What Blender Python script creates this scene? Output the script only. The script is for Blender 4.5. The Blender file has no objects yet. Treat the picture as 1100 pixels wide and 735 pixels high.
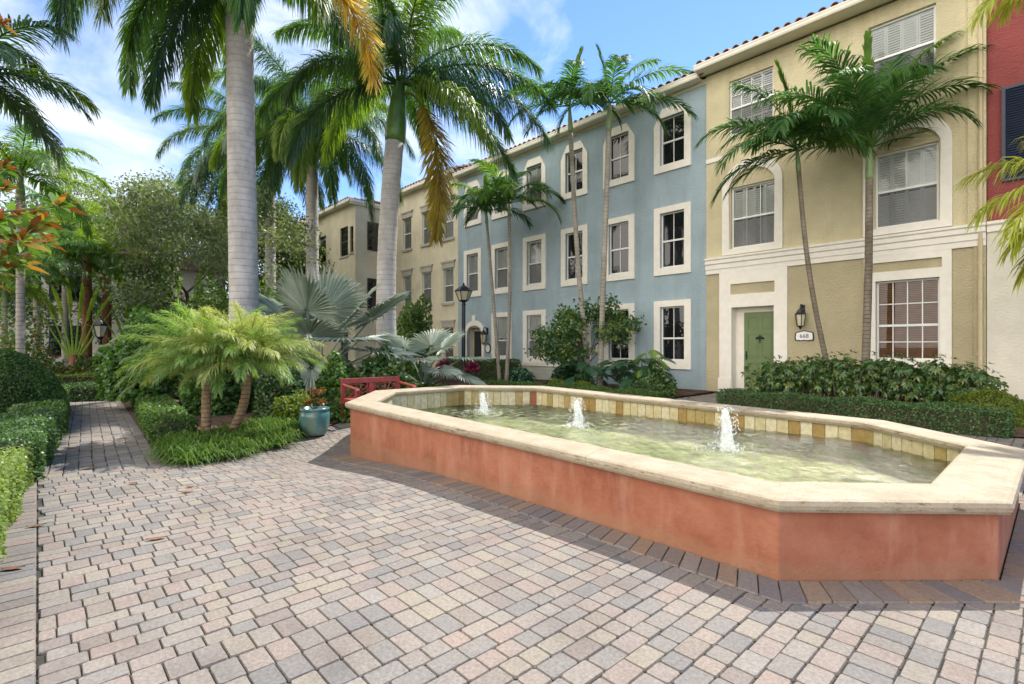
import bpy, math, random
import numpy as np
from mathutils import Vector
R = math.radians
PI = math.pi
rng = np.random.default_rng(7)
random.seed(7)
S = bpy.context.scene

# ------------------------------------------------------------------ camera, light, exposure
CAM_H = 1.4
cam_d = bpy.data.cameras.new('camera')
cam = bpy.data.objects.new('camera', cam_d)
S.collection.objects.link(cam)
cam.location = (0, 0, CAM_H)
cam.rotation_euler = (R(90), 0, math.atan2(.732, .681))
cam_d.sensor_width = 36.0
cam_d.lens = 548.0 / 1100 * 36
cam_d.shift_y = 4.5 / 1100
cam_d.clip_start = .05
cam_d.clip_end = 2000
S.camera = cam

SUN_EL = R(53)
SUN_DIR = Vector((-.10, 1, 0)).normalized() * math.cos(SUN_EL) + Vector((0, 0, math.sin(SUN_EL)))
sun_d = bpy.data.lights.new('sun', 'SUN')
sun_d.energy = 3.1
sun_d.angle = R(.53)
sun_d.color = (1, .95, .87)
sun = bpy.data.objects.new('sun', sun_d)
S.collection.objects.link(sun)
sun.rotation_euler = SUN_DIR.to_track_quat('Z', 'Y').to_euler()

W = bpy.data.worlds.new('World')
S.world = W
W.use_nodes = True
wn, wl = W.node_tree.nodes, W.node_tree.links
wn.clear()
w_out = wn.new('ShaderNodeOutputWorld')
w_bg = wn.new('ShaderNodeBackground')
w_bg.inputs['Strength'].default_value = .15
sky = wn.new('ShaderNodeTexSky')
sky.sky_type = 'NISHITA'
sky.sun_disc = False
sky.sun_elevation = SUN_EL
sky.sun_rotation = math.atan2(-.10, 1)
sky.air_density = .6
sky.dust_density = .0
sky.ozone_density = 6
w_tc = wn.new('ShaderNodeTexCoord')
w_map = wn.new('ShaderNodeMapping')
w_map.inputs['Scale'].default_value = (1, 1, 2.2)
w_map.inputs['Location'].default_value = (.35, .1, .2)
w_no = wn.new('ShaderNodeTexNoise')
w_no.inputs['Scale'].default_value = 2.6
w_no.inputs['Detail'].default_value = 9
w_no.inputs['Roughness'].default_value = .58
w_no.inputs['Distortion'].default_value = .5
w_dot = wn.new('ShaderNodeVectorMath')
w_dot.operation = 'DOT_PRODUCT'
w_dot.inputs[1].default_value = (-.72, -.69, -.1)      # thicker cloud over the far left of the court
w_add = wn.new('ShaderNodeMath')
w_add.operation = 'MULTIPLY_ADD'
w_add.inputs[1].default_value = .19
w_ramp = wn.new('ShaderNodeValToRGB')
w_ramp.color_ramp.elements[0].position = .47
w_ramp.color_ramp.elements[1].position = .70
w_ramp.color_ramp.elements[0].color = (0, 0, 0, 1)
w_ramp.color_ramp.elements[1].color = (1, 1, 1, 1)
w_mix = wn.new('ShaderNodeMix')
w_mix.data_type = 'RGBA'
w_mix.inputs[7].default_value = (3.6, 3.8, 4.05, 1)
w_sep = wn.new('ShaderNodeSeparateXYZ')               # unseen bright cloud bank, added opposite the sun to fill the shaded facades
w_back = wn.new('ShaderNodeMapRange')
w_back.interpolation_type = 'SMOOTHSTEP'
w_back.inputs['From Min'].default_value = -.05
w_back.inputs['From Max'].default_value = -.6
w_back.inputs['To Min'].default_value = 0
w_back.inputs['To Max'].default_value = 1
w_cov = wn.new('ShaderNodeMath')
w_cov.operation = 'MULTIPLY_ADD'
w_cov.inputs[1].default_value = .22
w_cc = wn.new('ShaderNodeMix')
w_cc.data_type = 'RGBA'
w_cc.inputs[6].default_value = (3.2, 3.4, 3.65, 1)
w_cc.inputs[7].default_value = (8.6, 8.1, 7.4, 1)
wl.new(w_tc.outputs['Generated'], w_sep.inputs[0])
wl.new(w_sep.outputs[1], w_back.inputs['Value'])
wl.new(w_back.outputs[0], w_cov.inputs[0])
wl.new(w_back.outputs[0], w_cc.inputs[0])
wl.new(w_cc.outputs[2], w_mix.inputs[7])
wl.new(w_tc.outputs['Generated'], w_map.inputs[0])
wl.new(w_map.outputs[0], w_no.inputs['Vector'])
wl.new(w_tc.outputs['Generated'], w_dot.inputs[0])
wl.new(w_dot.outputs['Value'], w_add.inputs[0])
wl.new(w_no.outputs[0], w_add.inputs[2])
wl.new(w_add.outputs[0], w_cov.inputs[2])
wl.new(w_cov.outputs[0], w_ramp.inputs[0])
wl.new(w_ramp.outputs[0], w_mix.inputs[0])
wl.new(sky.outputs[0], w_mix.inputs[6])
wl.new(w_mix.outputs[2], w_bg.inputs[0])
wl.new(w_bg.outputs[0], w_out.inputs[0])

S.view_settings.view_transform = 'Standard'
S.view_settings.look = 'None'
S.view_settings.exposure = 1.32
S.view_settings.gamma = 1
S.view_settings.use_curve_mapping = False
S.render.engine = 'CYCLES'
S.cycles.max_bounces = 8
S.cycles.diffuse_bounces = 4
S.cycles.transparent_max_bounces = 16
S.cycles.sample_clamp_indirect = 6
S.cycles.caustics_reflective = False
S.cycles.caustics_refractive = False
try:
    S.cycles.use_denoising = True
except Exception:
    pass


# ------------------------------------------------------------------ survey of the photograph: pixel -> place in the court
def gp(px, py, z=0.0):
    d = py - 372.0
    zc = 548.0 * (CAM_H - z) / d
    xc = (px - 550.0) / 548.0 * zc
    return (.681 * xc - .732 * zc, .732 * xc + .681 * zc, z)


def at(px, py, zc):
    t = (px - 550.0) / 548.0
    return (.681 * t * zc - .732 * zc, .732 * t * zc + .681 * zc, CAM_H + (372.0 - py) * zc / 548.0)


def zg(x, y):                                          # the court drains to a low spot by the far end of the fountain
    return -.15 * np.exp(-(((x + 6.9) / 1.5) ** 2 + ((y - 3.0) / 1.2) ** 2))


AZR = 47.07                                            # azimuth of the view's right hand


# ------------------------------------------------------------------ materials
def mat(name):
    m = bpy.data.materials.new(name)
    m.use_nodes = True
    n, l = m.node_tree.nodes, m.node_tree.links
    return m, n, l, n['Principled BSDF'], n['Material Output']


def rgba(c):
    return (c[0], c[1], c[2], 1)


def ramp(n, stops, interp='LINEAR'):
    r = n.new('ShaderNodeValToRGB')
    cr = r.color_ramp
    cr.interpolation = interp
    while len(cr.elements) < len(stops):
        cr.elements.new(.5)
    for e, (p, c) in zip(cr.elements, stops):
        e.position = p
        e.color = rgba(c)
    return r


def noise(n, l, scale, detail=4, rough=.55, coord='Object', vscale=None):
    tc = n.new('ShaderNodeTexCoord')
    t = n.new('ShaderNodeTexNoise')
    t.inputs['Scale'].default_value = scale
    t.inputs['Detail'].default_value = detail
    t.inputs['Roughness'].default_value = rough
    if vscale:
        mp = n.new('ShaderNodeMapping')
        mp.inputs['Scale'].default_value = vscale
        l.new(tc.outputs[coord], mp.inputs[0])
        l.new(mp.outputs[0], t.inputs['Vector'])
    else:
        l.new(tc.outputs[coord], t.inputs['Vector'])
    return t


def mixc(n, l, fac, a, b, mode='MIX'):
    m = n.new('ShaderNodeMix')
    m.data_type = 'RGBA'
    m.blend_type = mode
    for sock, v in ((m.inputs[0], fac), (m.inputs[6], a), (m.inputs[7], b)):
        if hasattr(v, 'is_output') or hasattr(v, 'links'):
            l.new(v, sock)
        elif isinstance(v, (int, float)):
            sock.default_value = v
        else:
            sock.default_value = rgba(v)
    return m.outputs[2]


def bump(n, l, b, h, strength=.3, dist=.01):
    k = n.new('ShaderNodeBump')
    k.inputs['Strength'].default_value = strength
    k.inputs['Distance'].default_value = dist
    l.new(h, k.inputs['Height'])
    l.new(k.outputs[0], b.inputs['Normal'])
    return k


def plain(name, c, rough=.5, metal=0.0, spec=.5, var=.15, vs=6.0, bs=0.0, bscale=40.0):
    m, n, l, b, o = mat(name)
    t = noise(n, l, vs, 5)
    lo = tuple(max(0, v * (1 - var)) for v in c)
    hi = tuple(min(1, v * (1 + var)) for v in c)
    r = ramp(n, [(.3, lo), (.7, hi)])
    l.new(t.outputs[0], r.inputs[0])
    l.new(r.outputs[0], b.inputs['Base Color'])
    b.inputs['Roughness'].default_value = rough
    b.inputs['Metallic'].default_value = metal
    b.inputs['Specular IOR Level'].default_value = spec
    if bs:
        t2 = noise(n, l, bscale, 4)
        bump(n, l, b, t2.outputs[0], bs, .01)
    return m


def stucco(name, c, stain=(.58, .54, .47), amt=.25, bs=.55):
    m, n, l, b, o = mat(name)
    big = noise(n, l, .9, 6, .6)
    r = ramp(n, [(.35, tuple(v * .88 for v in c)), (.65, tuple(min(1, v * 1.08) for v in c))])
    l.new(big.outputs[0], r.inputs[0])
    streak = noise(n, l, 2.2, 5, .6, vscale=(1, 1, .12))
    sr = ramp(n, [(.52, (0, 0, 0)), (.8, (1, 1, 1))])
    l.new(streak.outputs[0], sr.inputs[0])
    mu = n.new('ShaderNodeMath')
    mu.operation = 'MULTIPLY'
    mu.inputs[1].default_value = amt
    l.new(sr.outputs[0], mu.inputs[0])
    col = mixc(n, l, mu.outputs[0], r.outputs[0], tuple(c[i] * stain[i] for i in range(3)))
    l.new(col, b.inputs['Base Color'])
    b.inputs['Roughness'].default_value = .9
    b.inputs['Specular IOR Level'].default_value = .2
    t = noise(n, l, 15, 6, .68, vscale=(1, 1, 1.8))
    bump(n, l, b, t.outputs[0], min(1, bs * 1.6), .05)
    return m


def leafmat(name, cols, trans=.35, rough=.42, spec=.4, tcol=None):
    m, n, l, b, o = mat(name)
    g = n.new('ShaderNodeNewGeometry')
    k = len(cols)
    r = ramp(n, [((i + .0) / max(1, k - 1), c) for i, c in enumerate(cols)])
    l.new(g.outputs['Random Per Island'], r.inputs[0])
    t = noise(n, l, 1.7, 3)
    r2 = ramp(n, [(.3, (.72, .74, .7)), (.7, (1.12, 1.1, 1.1))])
    l.new(t.outputs[0], r2.inputs[0])
    col = mixc(n, l, 1.0, r.outputs[0], r2.outputs[0], 'MULTIPLY')
    l.new(col, b.inputs['Base Color'])
    b.inputs['Roughness'].default_value = rough
    b.inputs['Specular IOR Level'].default_value = spec
    tr = n.new('ShaderNodeBsdfTranslucent')
    tc = mixc(n, l, 1.0, col, tcol or (1.9, 2.0, .9), 'MULTIPLY')
    l.new(tc, tr.inputs[0])
    mx = n.new('ShaderNodeMixShader')
    mx.inputs[0].default_value = trans
    l.new(b.outputs[0], mx.inputs[1])
    l.new(tr.outputs[0], mx.inputs[2])
    l.new(mx.outputs[0], o.inputs[0])
    return m


M = {}
M['wall_blue'] = stucco('blue_stucco', (.365, .462, .515), amt=.5)
M['wall_yellow'] = stucco('yellow_stucco', (.68, .605, .395), amt=.5)
M['wall_ochre'] = stucco('ochre_stucco', (.52, .455, .295), amt=.25)
M['wall_cream'] = stucco('cream_stucco', (.73, .66, .49), amt=.22)
M['wall_red'] = stucco('red_stucco', (.33, .088, .085), amt=.25, bs=.8)
M['wall_pale'] = stucco('pale_stucco', (.74, .70, .60), amt=.15, bs=.3)
M['wall_grey'] = stucco('grey_green_stucco', (.5, .52, .47), amt=.2)
M['trim'] = plain('white_trim_paint', (.80, .76, .68), .6, var=.05, bs=.15)
M['trim_grey'] = plain('grey_stone_trim', (.42, .40, .34), .8, var=.12, bs=.3)
M['frame'] = plain('white_window_frame', (.78, .78, .76), .4, var=.04)
M['frame_dark'] = plain('dark_window_frame', (.05, .045, .04), .4, var=.1)
M['shutter'] = plain('white_shutter_slat', (.84, .83, .80), .45, var=.05)
M['blind'] = plain('brown_wooden_blind', (.36, .165, .07), .5, var=.2)
M['navy'] = plain('navy_paint', (.022, .032, .065), .4, var=.15)
M['black'] = plain('black_iron', (.012, .013, .015), .35, spec=.5, var=.2)
M['door'] = plain('green_door_paint', (.13, .185, .072), .38, var=.08, vs=3)
M['door_dark'] = plain('dark_door_paint', (.02, .02, .022), .4)
M['gutter'] = plain('cream_gutter_metal', (.74, .70, .60), .4, var=.05)
M['pipe'] = plain('tan_pipe_paint', (.56, .47, .29), .55, var=.08)
M['white'] = plain('white_ceramic', (.8, .8, .77), .3, var=.04)
M['bench'] = plain('red_bench_paint', (.31, .062, .05), .42, var=.2, vs=9, bs=.1)
M['mulch'] = plain('brown_mulch', (.10, .055, .032), .95, var=.6, vs=22, bs=.9, bscale=60)
M['soil'] = plain('dark_joint_sand', (.045, .042, .030), .95, var=.6, vs=5)
M['dryleaf'] = plain('dry_fallen_leaf', (.15, .075, .04), .7, var=.3, vs=30)
M['amber'] = plain('frosted_lamp_glass', (.62, .56, .40), .25, var=.1)
M['bark'] = plain('grey_brown_bark', (.16, .125, .095), .9, var=.35, vs=9, bs=.8, bscale=25)
M['bark_red'] = plain('red_brown_fibre_trunk', (.27, .105, .055), .9, var=.35, vs=9, bs=.8, bscale=22)
M['twig_and_core'] = plain('twig_and_core_brown', (.07, .055, .035), .9, var=.3)  # stem brown, also the dark shade cores of hedges and bushes


def glass_mat():
    m, n, l, b, o = mat('window_glass')
    gl = n.new('ShaderNodeBsdfGlossy')
    gl.inputs['Roughness'].default_value = .02
    gl.inputs['Color'].default_value = (.95, .97, 1, 1)
    tr = n.new('ShaderNodeBsdfTransparent')
    tr.inputs[0].default_value = (.86, .9, .9, 1)
    fr = n.new('ShaderNodeFresnel')
    fr.inputs[0].default_value = 1.5
    t = noise(n, l, 1.1, 2)
    k = n.new('ShaderNodeBump')
    k.inputs['Strength'].default_value = .08
    k.inputs['Distance'].default_value = .02
    l.new(t.outputs[0], k.inputs['Height'])
    l.new(k.outputs[0], gl.inputs['Normal'])
    mx = n.new('ShaderNodeMixShader')
    l.new(fr.outputs[0], mx.inputs[0])
    l.new(tr.outputs[0], mx.inputs[1])
    l.new(gl.outputs[0], mx.inputs[2])
    l.new(mx.outputs[0], o.inputs[0])
    return m


def dark_glass():
    m, n, l, b, o = mat('dark_window_glass')
    b.inputs['Base Color'].default_value = (.008, .009, .012, 1)
    b.inputs['Roughness'].default_value = .025
    b.inputs['Specular IOR Level'].default_value = .7
    t = noise(n, l, 1.3, 2)
    bump(n, l, b, t.outputs[0], .12, .02)
    return m


def screen_mat():
    m, n, l, b, o = mat('insect_screen_mesh')
    b.inputs['Base Color'].default_value = (.17, .175, .18, 1)
    b.inputs['Roughness'].default_value = .8
    b.inputs['Specular IOR Level'].default_value = .1
    tr = n.new('ShaderNodeBsdfTransparent')
    mx = n.new('ShaderNodeMixShader')
    mx.inputs[0].default_value = .52
    l.new(b.outputs[0], mx.inputs[1])
    l.new(tr.outputs[0], mx.inputs[2])
    l.new(mx.outputs[0], o.inputs[0])
    return m


M['glass'] = glass_mat()
M['dark_glass'] = dark_glass()
M['screen'] = screen_mat()


def paver_mat():
    m, n, l, b, o = mat('tumbled_concrete_pavers')
    g = n.new('ShaderNodeNewGeometry')
    r = ramp(n, [(0, (.205, .192, .178)), (.14, (.165, .16, .157)), (.28, (.235, .210, .187)), (.45, (.237, .194, .172)),
                 (.6, (.222, .204, .187)), (.76, (.245, .22, .182)), (.88, (.185, .160, .147)), (1, (.23, .217, .20))])
    l.new(g.outputs['Random Per Island'], r.inputs[0])
    t = noise(n, l, 55, 6, .7)
    r2 = ramp(n, [(.25, (.62, .61, .60)), (.72, (1.28, 1.27, 1.25))])
    l.new(t.outputs[0], r2.inputs[0])
    c = mixc(n, l, 1.0, r.outputs[0], r2.outputs[0], 'MULTIPLY')
    t3 = noise(n, l, 1.1, 8, .68)
    r3 = ramp(n, [(.3, (.74, .73, .72)), (.5, (1, 1, 1)), (.7, (1.16, 1.14, 1.1))])
    l.new(t3.outputs[0], r3.inputs[0])
    c = mixc(n, l, 1.0, c, r3.outputs[0], 'MULTIPLY')
    l.new(c, b.inputs['Base Color'])
    b.inputs['Roughness'].default_value = .85
    b.inputs['Specular IOR Level'].default_value = .25
    t2 = noise(n, l, 130, 4, .7)
    bump(n, l, b, t2.outputs[0], .55, .006)
    return m


M['paver'] = paver_mat()


def border_mat():
    m, n, l, b, o = mat('brown_border_pavers')
    g = n.new('ShaderNodeNewGeometry')
    r = ramp(n, [(0, (.21, .16, .13)), (.3, (.17, .15, .145)), (.6, (.26, .18, .125)), (.8, (.15, .14, .145)), (1, (.23, .195, .17))])
    l.new(g.outputs['Random Per Island'], r.inputs[0])
    t = noise(n, l, 55, 6, .7)
    r2 = ramp(n, [(.25, (.70, .70, .70)), (.72, (1.25, 1.24, 1.22))])
    l.new(t.outputs[0], r2.inputs[0])
    c = mixc(n, l, 1.0, r.outputs[0], r2.outputs[0], 'MULTIPLY')
    l.new(c, b.inputs['Base Color'])
    b.inputs['Roughness'].default_value = .85
    b.inputs['Specular IOR Level'].default_value = .25
    t2 = noise(n, l, 130, 4, .7)
    bump(n, l, b, t2.outputs[0], .55, .006)
    return m


M['border'] = border_mat()


def fountain_wall_mat():
    m, n, l, b, o = mat('terracotta_render')
    big = noise(n, l, 2.6, 9, .68)
    r = ramp(n, [(.30, (.24, .082, .046)), (.5, (.315, .119, .070)), (.70, (.38, .162, .102))])
    l.new(big.outputs[0], r.inputs[0])
    st = noise(n, l, 5.0, 6, .65, vscale=(1, 1, .18))
    sr = ramp(n, [(.52, (0, 0, 0)), (.66, (1, 1, 1))])
    l.new(st.outputs[0], sr.inputs[0])
    mu = n.new('ShaderNodeMath'); mu.operation = 'MULTIPLY'; mu.inputs[1].default_value = .42
    l.new(sr.outputs[0], mu.inputs[0])
    c = mixc(n, l, mu.outputs[0], r.outputs[0], (.44, .235, .165))
    bl = noise(n, l, 3.1, 6, .7)
    br = ramp(n, [(.56, (0, 0, 0)), (.72, (1, 1, 1))])
    l.new(bl.outputs[0], br.inputs[0])
    mu2 = n.new('ShaderNodeMath'); mu2.operation = 'MULTIPLY'; mu2.inputs[1].default_value = .45
    l.new(br.outputs[0], mu2.inputs[0])
    c = mixc(n, l, mu2.outputs[0], c, (.17, .045, .03))
    # splash-back stains in a broken line along the foot of the wall
    tc = n.new('ShaderNodeTexCoord'); sp = n.new('ShaderNodeSeparateXYZ')
    l.new(tc.outputs['Object'], sp.inputs[0])
    ad = n.new('ShaderNodeMath'); ad.operation = 'MULTIPLY_ADD'; ad.inputs[1].default_value = -.35
    l.new(bl.outputs[0], ad.inputs[0]); l.new(sp.outputs[2], ad.inputs[2])
    fr = ramp(n, [(.0, (1, 1, 1)), (.06, (0, 0, 0))])
    ad2 = n.new('ShaderNodeMath'); ad2.operation = 'ADD'; ad2.inputs[1].default_value = .10
    l.new(ad.outputs[0], ad2.inputs[0]); l.new(ad2.outputs[0], fr.inputs[0])
    mu3 = n.new('ShaderNodeMath'); mu3.operation = 'MULTIPLY'; mu3.inputs[1].default_value = .45
    l.new(fr.outputs[0], mu3.inputs[0])
    c = mixc(n, l, mu3.outputs[0], c, (.30, .17, .10))
    l.new(c, b.inputs['Base Color'])
    b.inputs['Roughness'].default_value = .85
    b.inputs['Specular IOR Level'].default_value = .25
    t = noise(n, l, 34, 8, .7)
    bump(n, l, b, t.outputs[0], .6, .014)
    return m


M['terracotta'] = fountain_wall_mat()


def coping_mat():
    m, n, l, b, o = mat('cast_stone_coping')
    t = noise(n, l, 5, 7, .65)
    r = ramp(n, [(.3, (.29, .238, .165)), (.55, (.365, .31, .228)), (.75, (.405, .352, .272))])
    l.new(t.outputs[0], r.inputs[0])
    p = noise(n, l, 70, 4, .6)
    pr = ramp(n, [(.30, (.66, .62, .55)), (.44, (1, 1, 1))])
    l.new(p.outputs[0], pr.inputs[0])
    c = mixc(n, l, 1.0, r.outputs[0], pr.outputs[0], 'MULTIPLY')
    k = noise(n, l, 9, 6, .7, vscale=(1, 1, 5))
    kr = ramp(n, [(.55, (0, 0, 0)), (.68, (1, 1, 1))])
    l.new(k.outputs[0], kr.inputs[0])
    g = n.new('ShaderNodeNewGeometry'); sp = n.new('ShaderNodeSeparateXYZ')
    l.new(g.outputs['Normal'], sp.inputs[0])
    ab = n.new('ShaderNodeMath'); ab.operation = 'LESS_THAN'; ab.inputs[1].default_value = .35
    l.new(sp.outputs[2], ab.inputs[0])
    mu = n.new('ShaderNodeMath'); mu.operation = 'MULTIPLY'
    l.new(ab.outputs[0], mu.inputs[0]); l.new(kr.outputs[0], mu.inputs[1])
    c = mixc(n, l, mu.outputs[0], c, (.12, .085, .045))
    l.new(c, b.inputs['Base Color'])
    b.inputs['Roughness'].default_value = .8
    b.inputs['Specular IOR Level'].default_value = .25
    bump(n, l, b, p.outputs[0], .5, .008)
    return m


M['coping'] = coping_mat()


def tile_mat():
    m, n, l, b, o = mat('stone_waterline_tiles')
    g = n.new('ShaderNodeNewGeometry')
    r = ramp(n, [(0, (.52, .45, .28)), (.32, (.58, .52, .37)), (.60, (.30, .195, .06)), (.80, (.36, .27, .11)), (.96, (.27, .09, .04))], 'CONSTANT')
    l.new(g.outputs['Random Per Island'], r.inputs[0])
    t = noise(n, l, 16, 6, .7)
    r2 = ramp(n, [(.25, (.62, .6, .5)), (.7, (1.12, 1.12, 1.1))])
    l.new(t.outputs[0], r2.inputs[0])
    c = mixc(n, l, 1.0, r.outputs[0], r2.outputs[0], 'MULTIPLY')
    l.new(c, b.inputs['Base Color'])
    b.inputs['Roughness'].default_value = .4
    return m


M['tile'] = tile_mat()


def basin_mat():
    m, n, l, b, o = mat('mottled_basin_floor')
    t = noise(n, l, 2.6, 9, .7)
    r = ramp(n, [(.34, (.085, .105, .04)), (.48, (.28, .31, .14)), (.64, (.55, .56, .36))])  # random mottling from dark olive to pale green
    l.new(t.outputs[0], r.inputs[0])
    l.new(r.outputs[0], b.inputs['Base Color'])
    b.inputs['Roughness'].default_value = .6
    return m


M['basin'] = basin_mat()


def water_mat():
    m, n, l, b, o = mat('fountain_water')
    gl = n.new('ShaderNodeBsdfGlossy')
    gl.inputs['Roughness'].default_value = .06
    gl.inputs['Color'].default_value = (1, 1, 1, 1)
    tr = n.new('ShaderNodeBsdfTransparent')
    tr.inputs[0].default_value = (.90, .92, .78, 1)
    fr = n.new('ShaderNodeFresnel')
    fr.inputs[0].default_value = 1.36
    t = noise(n, l, 22, 4, .6)
    k = n.new('ShaderNodeBump')
    k.inputs['Strength'].default_value = .75
    k.inputs['Distance'].default_value = .03
    l.new(t.outputs[0], k.inputs['Height'])
    l.new(k.outputs[0], gl.inputs['Normal'])
    l.new(k.outputs[0], fr.inputs['Normal'])
    mx = n.new('ShaderNodeMixShader')
    l.new(fr.outputs[0], mx.inputs[0])
    l.new(tr.outputs[0], mx.inputs[1])
    l.new(gl.outputs[0], mx.inputs[2])
    fo_ = noise(n, l, 5.5, 10, .72)                    # drifting froth from the jets, doubling as whitish sky reflection
    fo_.inputs['Distortion'].default_value = 1.2
    fr_ = ramp(n, [(.56, (0, 0, 0)), (.74, (.40, .40, .40))])
    l.new(fo_.outputs[0], fr_.inputs[0])
    di = n.new('ShaderNodeBsdfDiffuse')
    di.inputs[0].default_value = (.72, .74, .66, 1)
    m2 = n.new('ShaderNodeMixShader')
    l.new(fr_.outputs[0], m2.inputs[0])
    l.new(mx.outputs[0], m2.inputs[1])
    l.new(di.outputs[0], m2.inputs[2])
    l.new(m2.outputs[0], o.inputs[0])
    return m


M['water'] = water_mat()


def foam_mat():
    m, n, l, b, o = mat('white_aerated_water')
    b.inputs['Base Color'].default_value = (.88, .9, .9, 1)
    b.inputs['Roughness'].default_value = .25
    tl = n.new('ShaderNodeBsdfTranslucent')
    tl.inputs[0].default_value = (.9, .93, .95, 1)
    tr = n.new('ShaderNodeBsdfTransparent')
    mx = n.new('ShaderNodeMixShader'); mx.inputs[0].default_value = .5
    l.new(b.outputs[0], mx.inputs[1]); l.new(tl.outputs[0], mx.inputs[2])
    t = noise(n, l, 38, 5, .7)
    r = ramp(n, [(.35, (0, 0, 0)), (.62, (.75, .75, .75))])
    l.new(t.outputs[0], r.inputs[0])
    m2 = n.new('ShaderNodeMixShader')
    l.new(r.outputs[0], m2.inputs[0])
    l.new(mx.outputs[0], m2.inputs[1]); l.new(tr.outputs[0], m2.inputs[2])
    l.new(m2.outputs[0], o.inputs[0])
    return m


M['foam'] = foam_mat()


def roof_mat():
    m, n, l, b, o = mat('barrel_clay_roof_tiles')
    g = n.new('ShaderNodeNewGeometry')
    r = ramp(n, [(0, (.20, .13, .10)), (.4, (.30, .17, .12)), (.7, (.25, .20, .17)), (1, (.36, .16, .09))])
    l.new(g.outputs['Random Per Island'], r.inputs[0])
    t = noise(n, l, 6, 5, .6)
    r2 = ramp(n, [(.3, (.6, .6, .6)), (.7, (1.15, 1.15, 1.15))])
    l.new(t.outputs[0], r2.inputs[0])
    l.new(mixc(n, l, 1.0, r.outputs[0], r2.outputs[0], 'MULTIPLY'), b.inputs['Base Color'])
    b.inputs['Roughness'].default_value = .8
    return m


M['roof'] = roof_mat()


def trunk_mat(name, c1, c2, ring, scale, rs=.6):
    m, n, l, b, o = mat(name)
    t = noise(n, l, 3.2, 9, .72, vscale=(1, 1, .6))
    r = ramp(n, [(.34, c1), (.62, c2)])
    l.new(t.outputs[0], r.inputs[0])
    tc = n.new('ShaderNodeTexCoord')
    mp = n.new('ShaderNodeMapping')
    mp.inputs['Scale'].default_value = (.08, .08, 1)
    l.new(tc.outputs['Object'], mp.inputs[0])
    w = n.new('ShaderNodeTexWave')
    w.wave_type = 'BANDS'; w.bands_direction = 'Z'; w.wave_profile = 'SAW'
    w.inputs['Scale'].default_value = scale
    w.inputs['Distortion'].default_value = 1.6
    w.inputs['Detail'].default_value = 3
    w.inputs['Detail Scale'].default_value = 3
    l.new(mp.outputs[0], w.inputs['Vector'])
    wr = ramp(n, [(0, (0, 0, 0)), (.09, (.9, .9, .9)), (.2, (1, 1, 1))])
    l.new(w.outputs[0], wr.inputs[0])
    c = mixc(n, l, wr.outputs[0], ring, r.outputs[0])
    l.new(c, b.inputs['Base Color'])
    b.inputs['Roughness'].default_value = .85
    b.inputs['Specular IOR Level'].default_value = .2
    ad = n.new('ShaderNodeMath'); ad.operation = 'MULTIPLY_ADD'; ad.inputs[1].default_value = .6
    t2 = noise(n, l, 40, 5, .7)
    l.new(t2.outputs[0], ad.inputs[0]); l.new(wr.outputs[0], ad.inputs[2])
    bump(n, l, b, ad.outputs[0], rs, .02)
    return m


M['royal'] = trunk_mat('grey_ringed_palm_bark', (.36, .335, .305), (.55, .52, .48), (.27, .235, .205), 2.2, .45)
M['slim'] = trunk_mat('ringed_slim_palm_bark', (.24, .21, .17), (.40, .37, .31), (.13, .10, .08), 2.6, .6)
M['slim_dark'] = trunk_mat('brown_ringed_palm_bark', (.13, .105, .08), (.27, .23, .18), (.07, .05, .04), 3.4, .7)
M['date'] = trunk_mat('knobbly_date_palm_bark', (.17, .11, .055), (.32, .22, .12), (.07, .045, .025), 5.0, 1.0)
M['shaft'] = plain('green_crownshaft', (.10, .20, .035), .35, var=.35, vs=3)
M['shaft_grey'] = plain('grey_green_crownshaft', (.21, .29, .13), .45, var=.2, vs=4)
M['boot'] = plain('brown_split_leaf_base', (.30, .13, .04), .8, var=.5, vs=12, bs=.5)

M['royal_leaf'] = leafmat('royal_palm_leaf', [(.06, .14, .03), (.10, .20, .04), (.075, .155, .05), (.16, .26, .06)], .45)
M['royal_leaf_blue'] = leafmat('royal_palm_leaf_bluish', [(.05, .115, .055), (.07, .15, .065), (.095, .175, .08)], .38, .35, .5)
M['royal_leaf_lime'] = leafmat('royal_palm_leaf_lime', [(.15, .24, .03), (.20, .28, .035), (.11, .19, .03)], .48)
M['gold_leaf'] = leafmat('dying_golden_frond', [(.74, .62, .13), (.78, .70, .20), (.70, .53, .10), (.78, .72, .3)], .4, tcol=(1.5, 1.3, .8))
M['olive_leaf'] = leafmat('dying_olive_frond', [(.34, .27, .04), (.42, .32, .05), (.24, .21, .03), (.36, .24, .05)], .35, tcol=(1.4, 1.3, .8))
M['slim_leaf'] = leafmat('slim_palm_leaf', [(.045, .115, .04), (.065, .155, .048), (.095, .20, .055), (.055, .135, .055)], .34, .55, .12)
M['slim_leaf_lime'] = leafmat('slim_palm_leaf_fresh', [(.09, .18, .025), (.13, .23, .035), (.07, .155, .03)], .42, .6, .12)  # lighter yellow-green variant for chosen fronds and spears
M['lime_frond'] = leafmat('yellow_green_frond', [(.42, .46, .05), (.50, .52, .08), (.34, .42, .05), (.54, .52, .12)], .4, tcol=(1.4, 1.4, .8))
M['date_leaf'] = leafmat('pygmy_date_leaf', [(.18, .30, .08), (.25, .37, .11), (.14, .25, .07), (.36, .44, .20)], .4, .4)
M['date_leaf_gold'] = leafmat('pygmy_date_leaf_golden', [(.34, .40, .12), (.44, .48, .20), (.28, .36, .09), (.54, .54, .26)], .4, .4, tcol=(1.5, 1.5, .8))
M['bismarck'] = leafmat('silver_fan_leaf', [(.27, .33, .25), (.35, .41, .32), (.20, .27, .19), (.45, .49, .42)], .15, .5, .4, tcol=(1.1, 1.2, .9))
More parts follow.
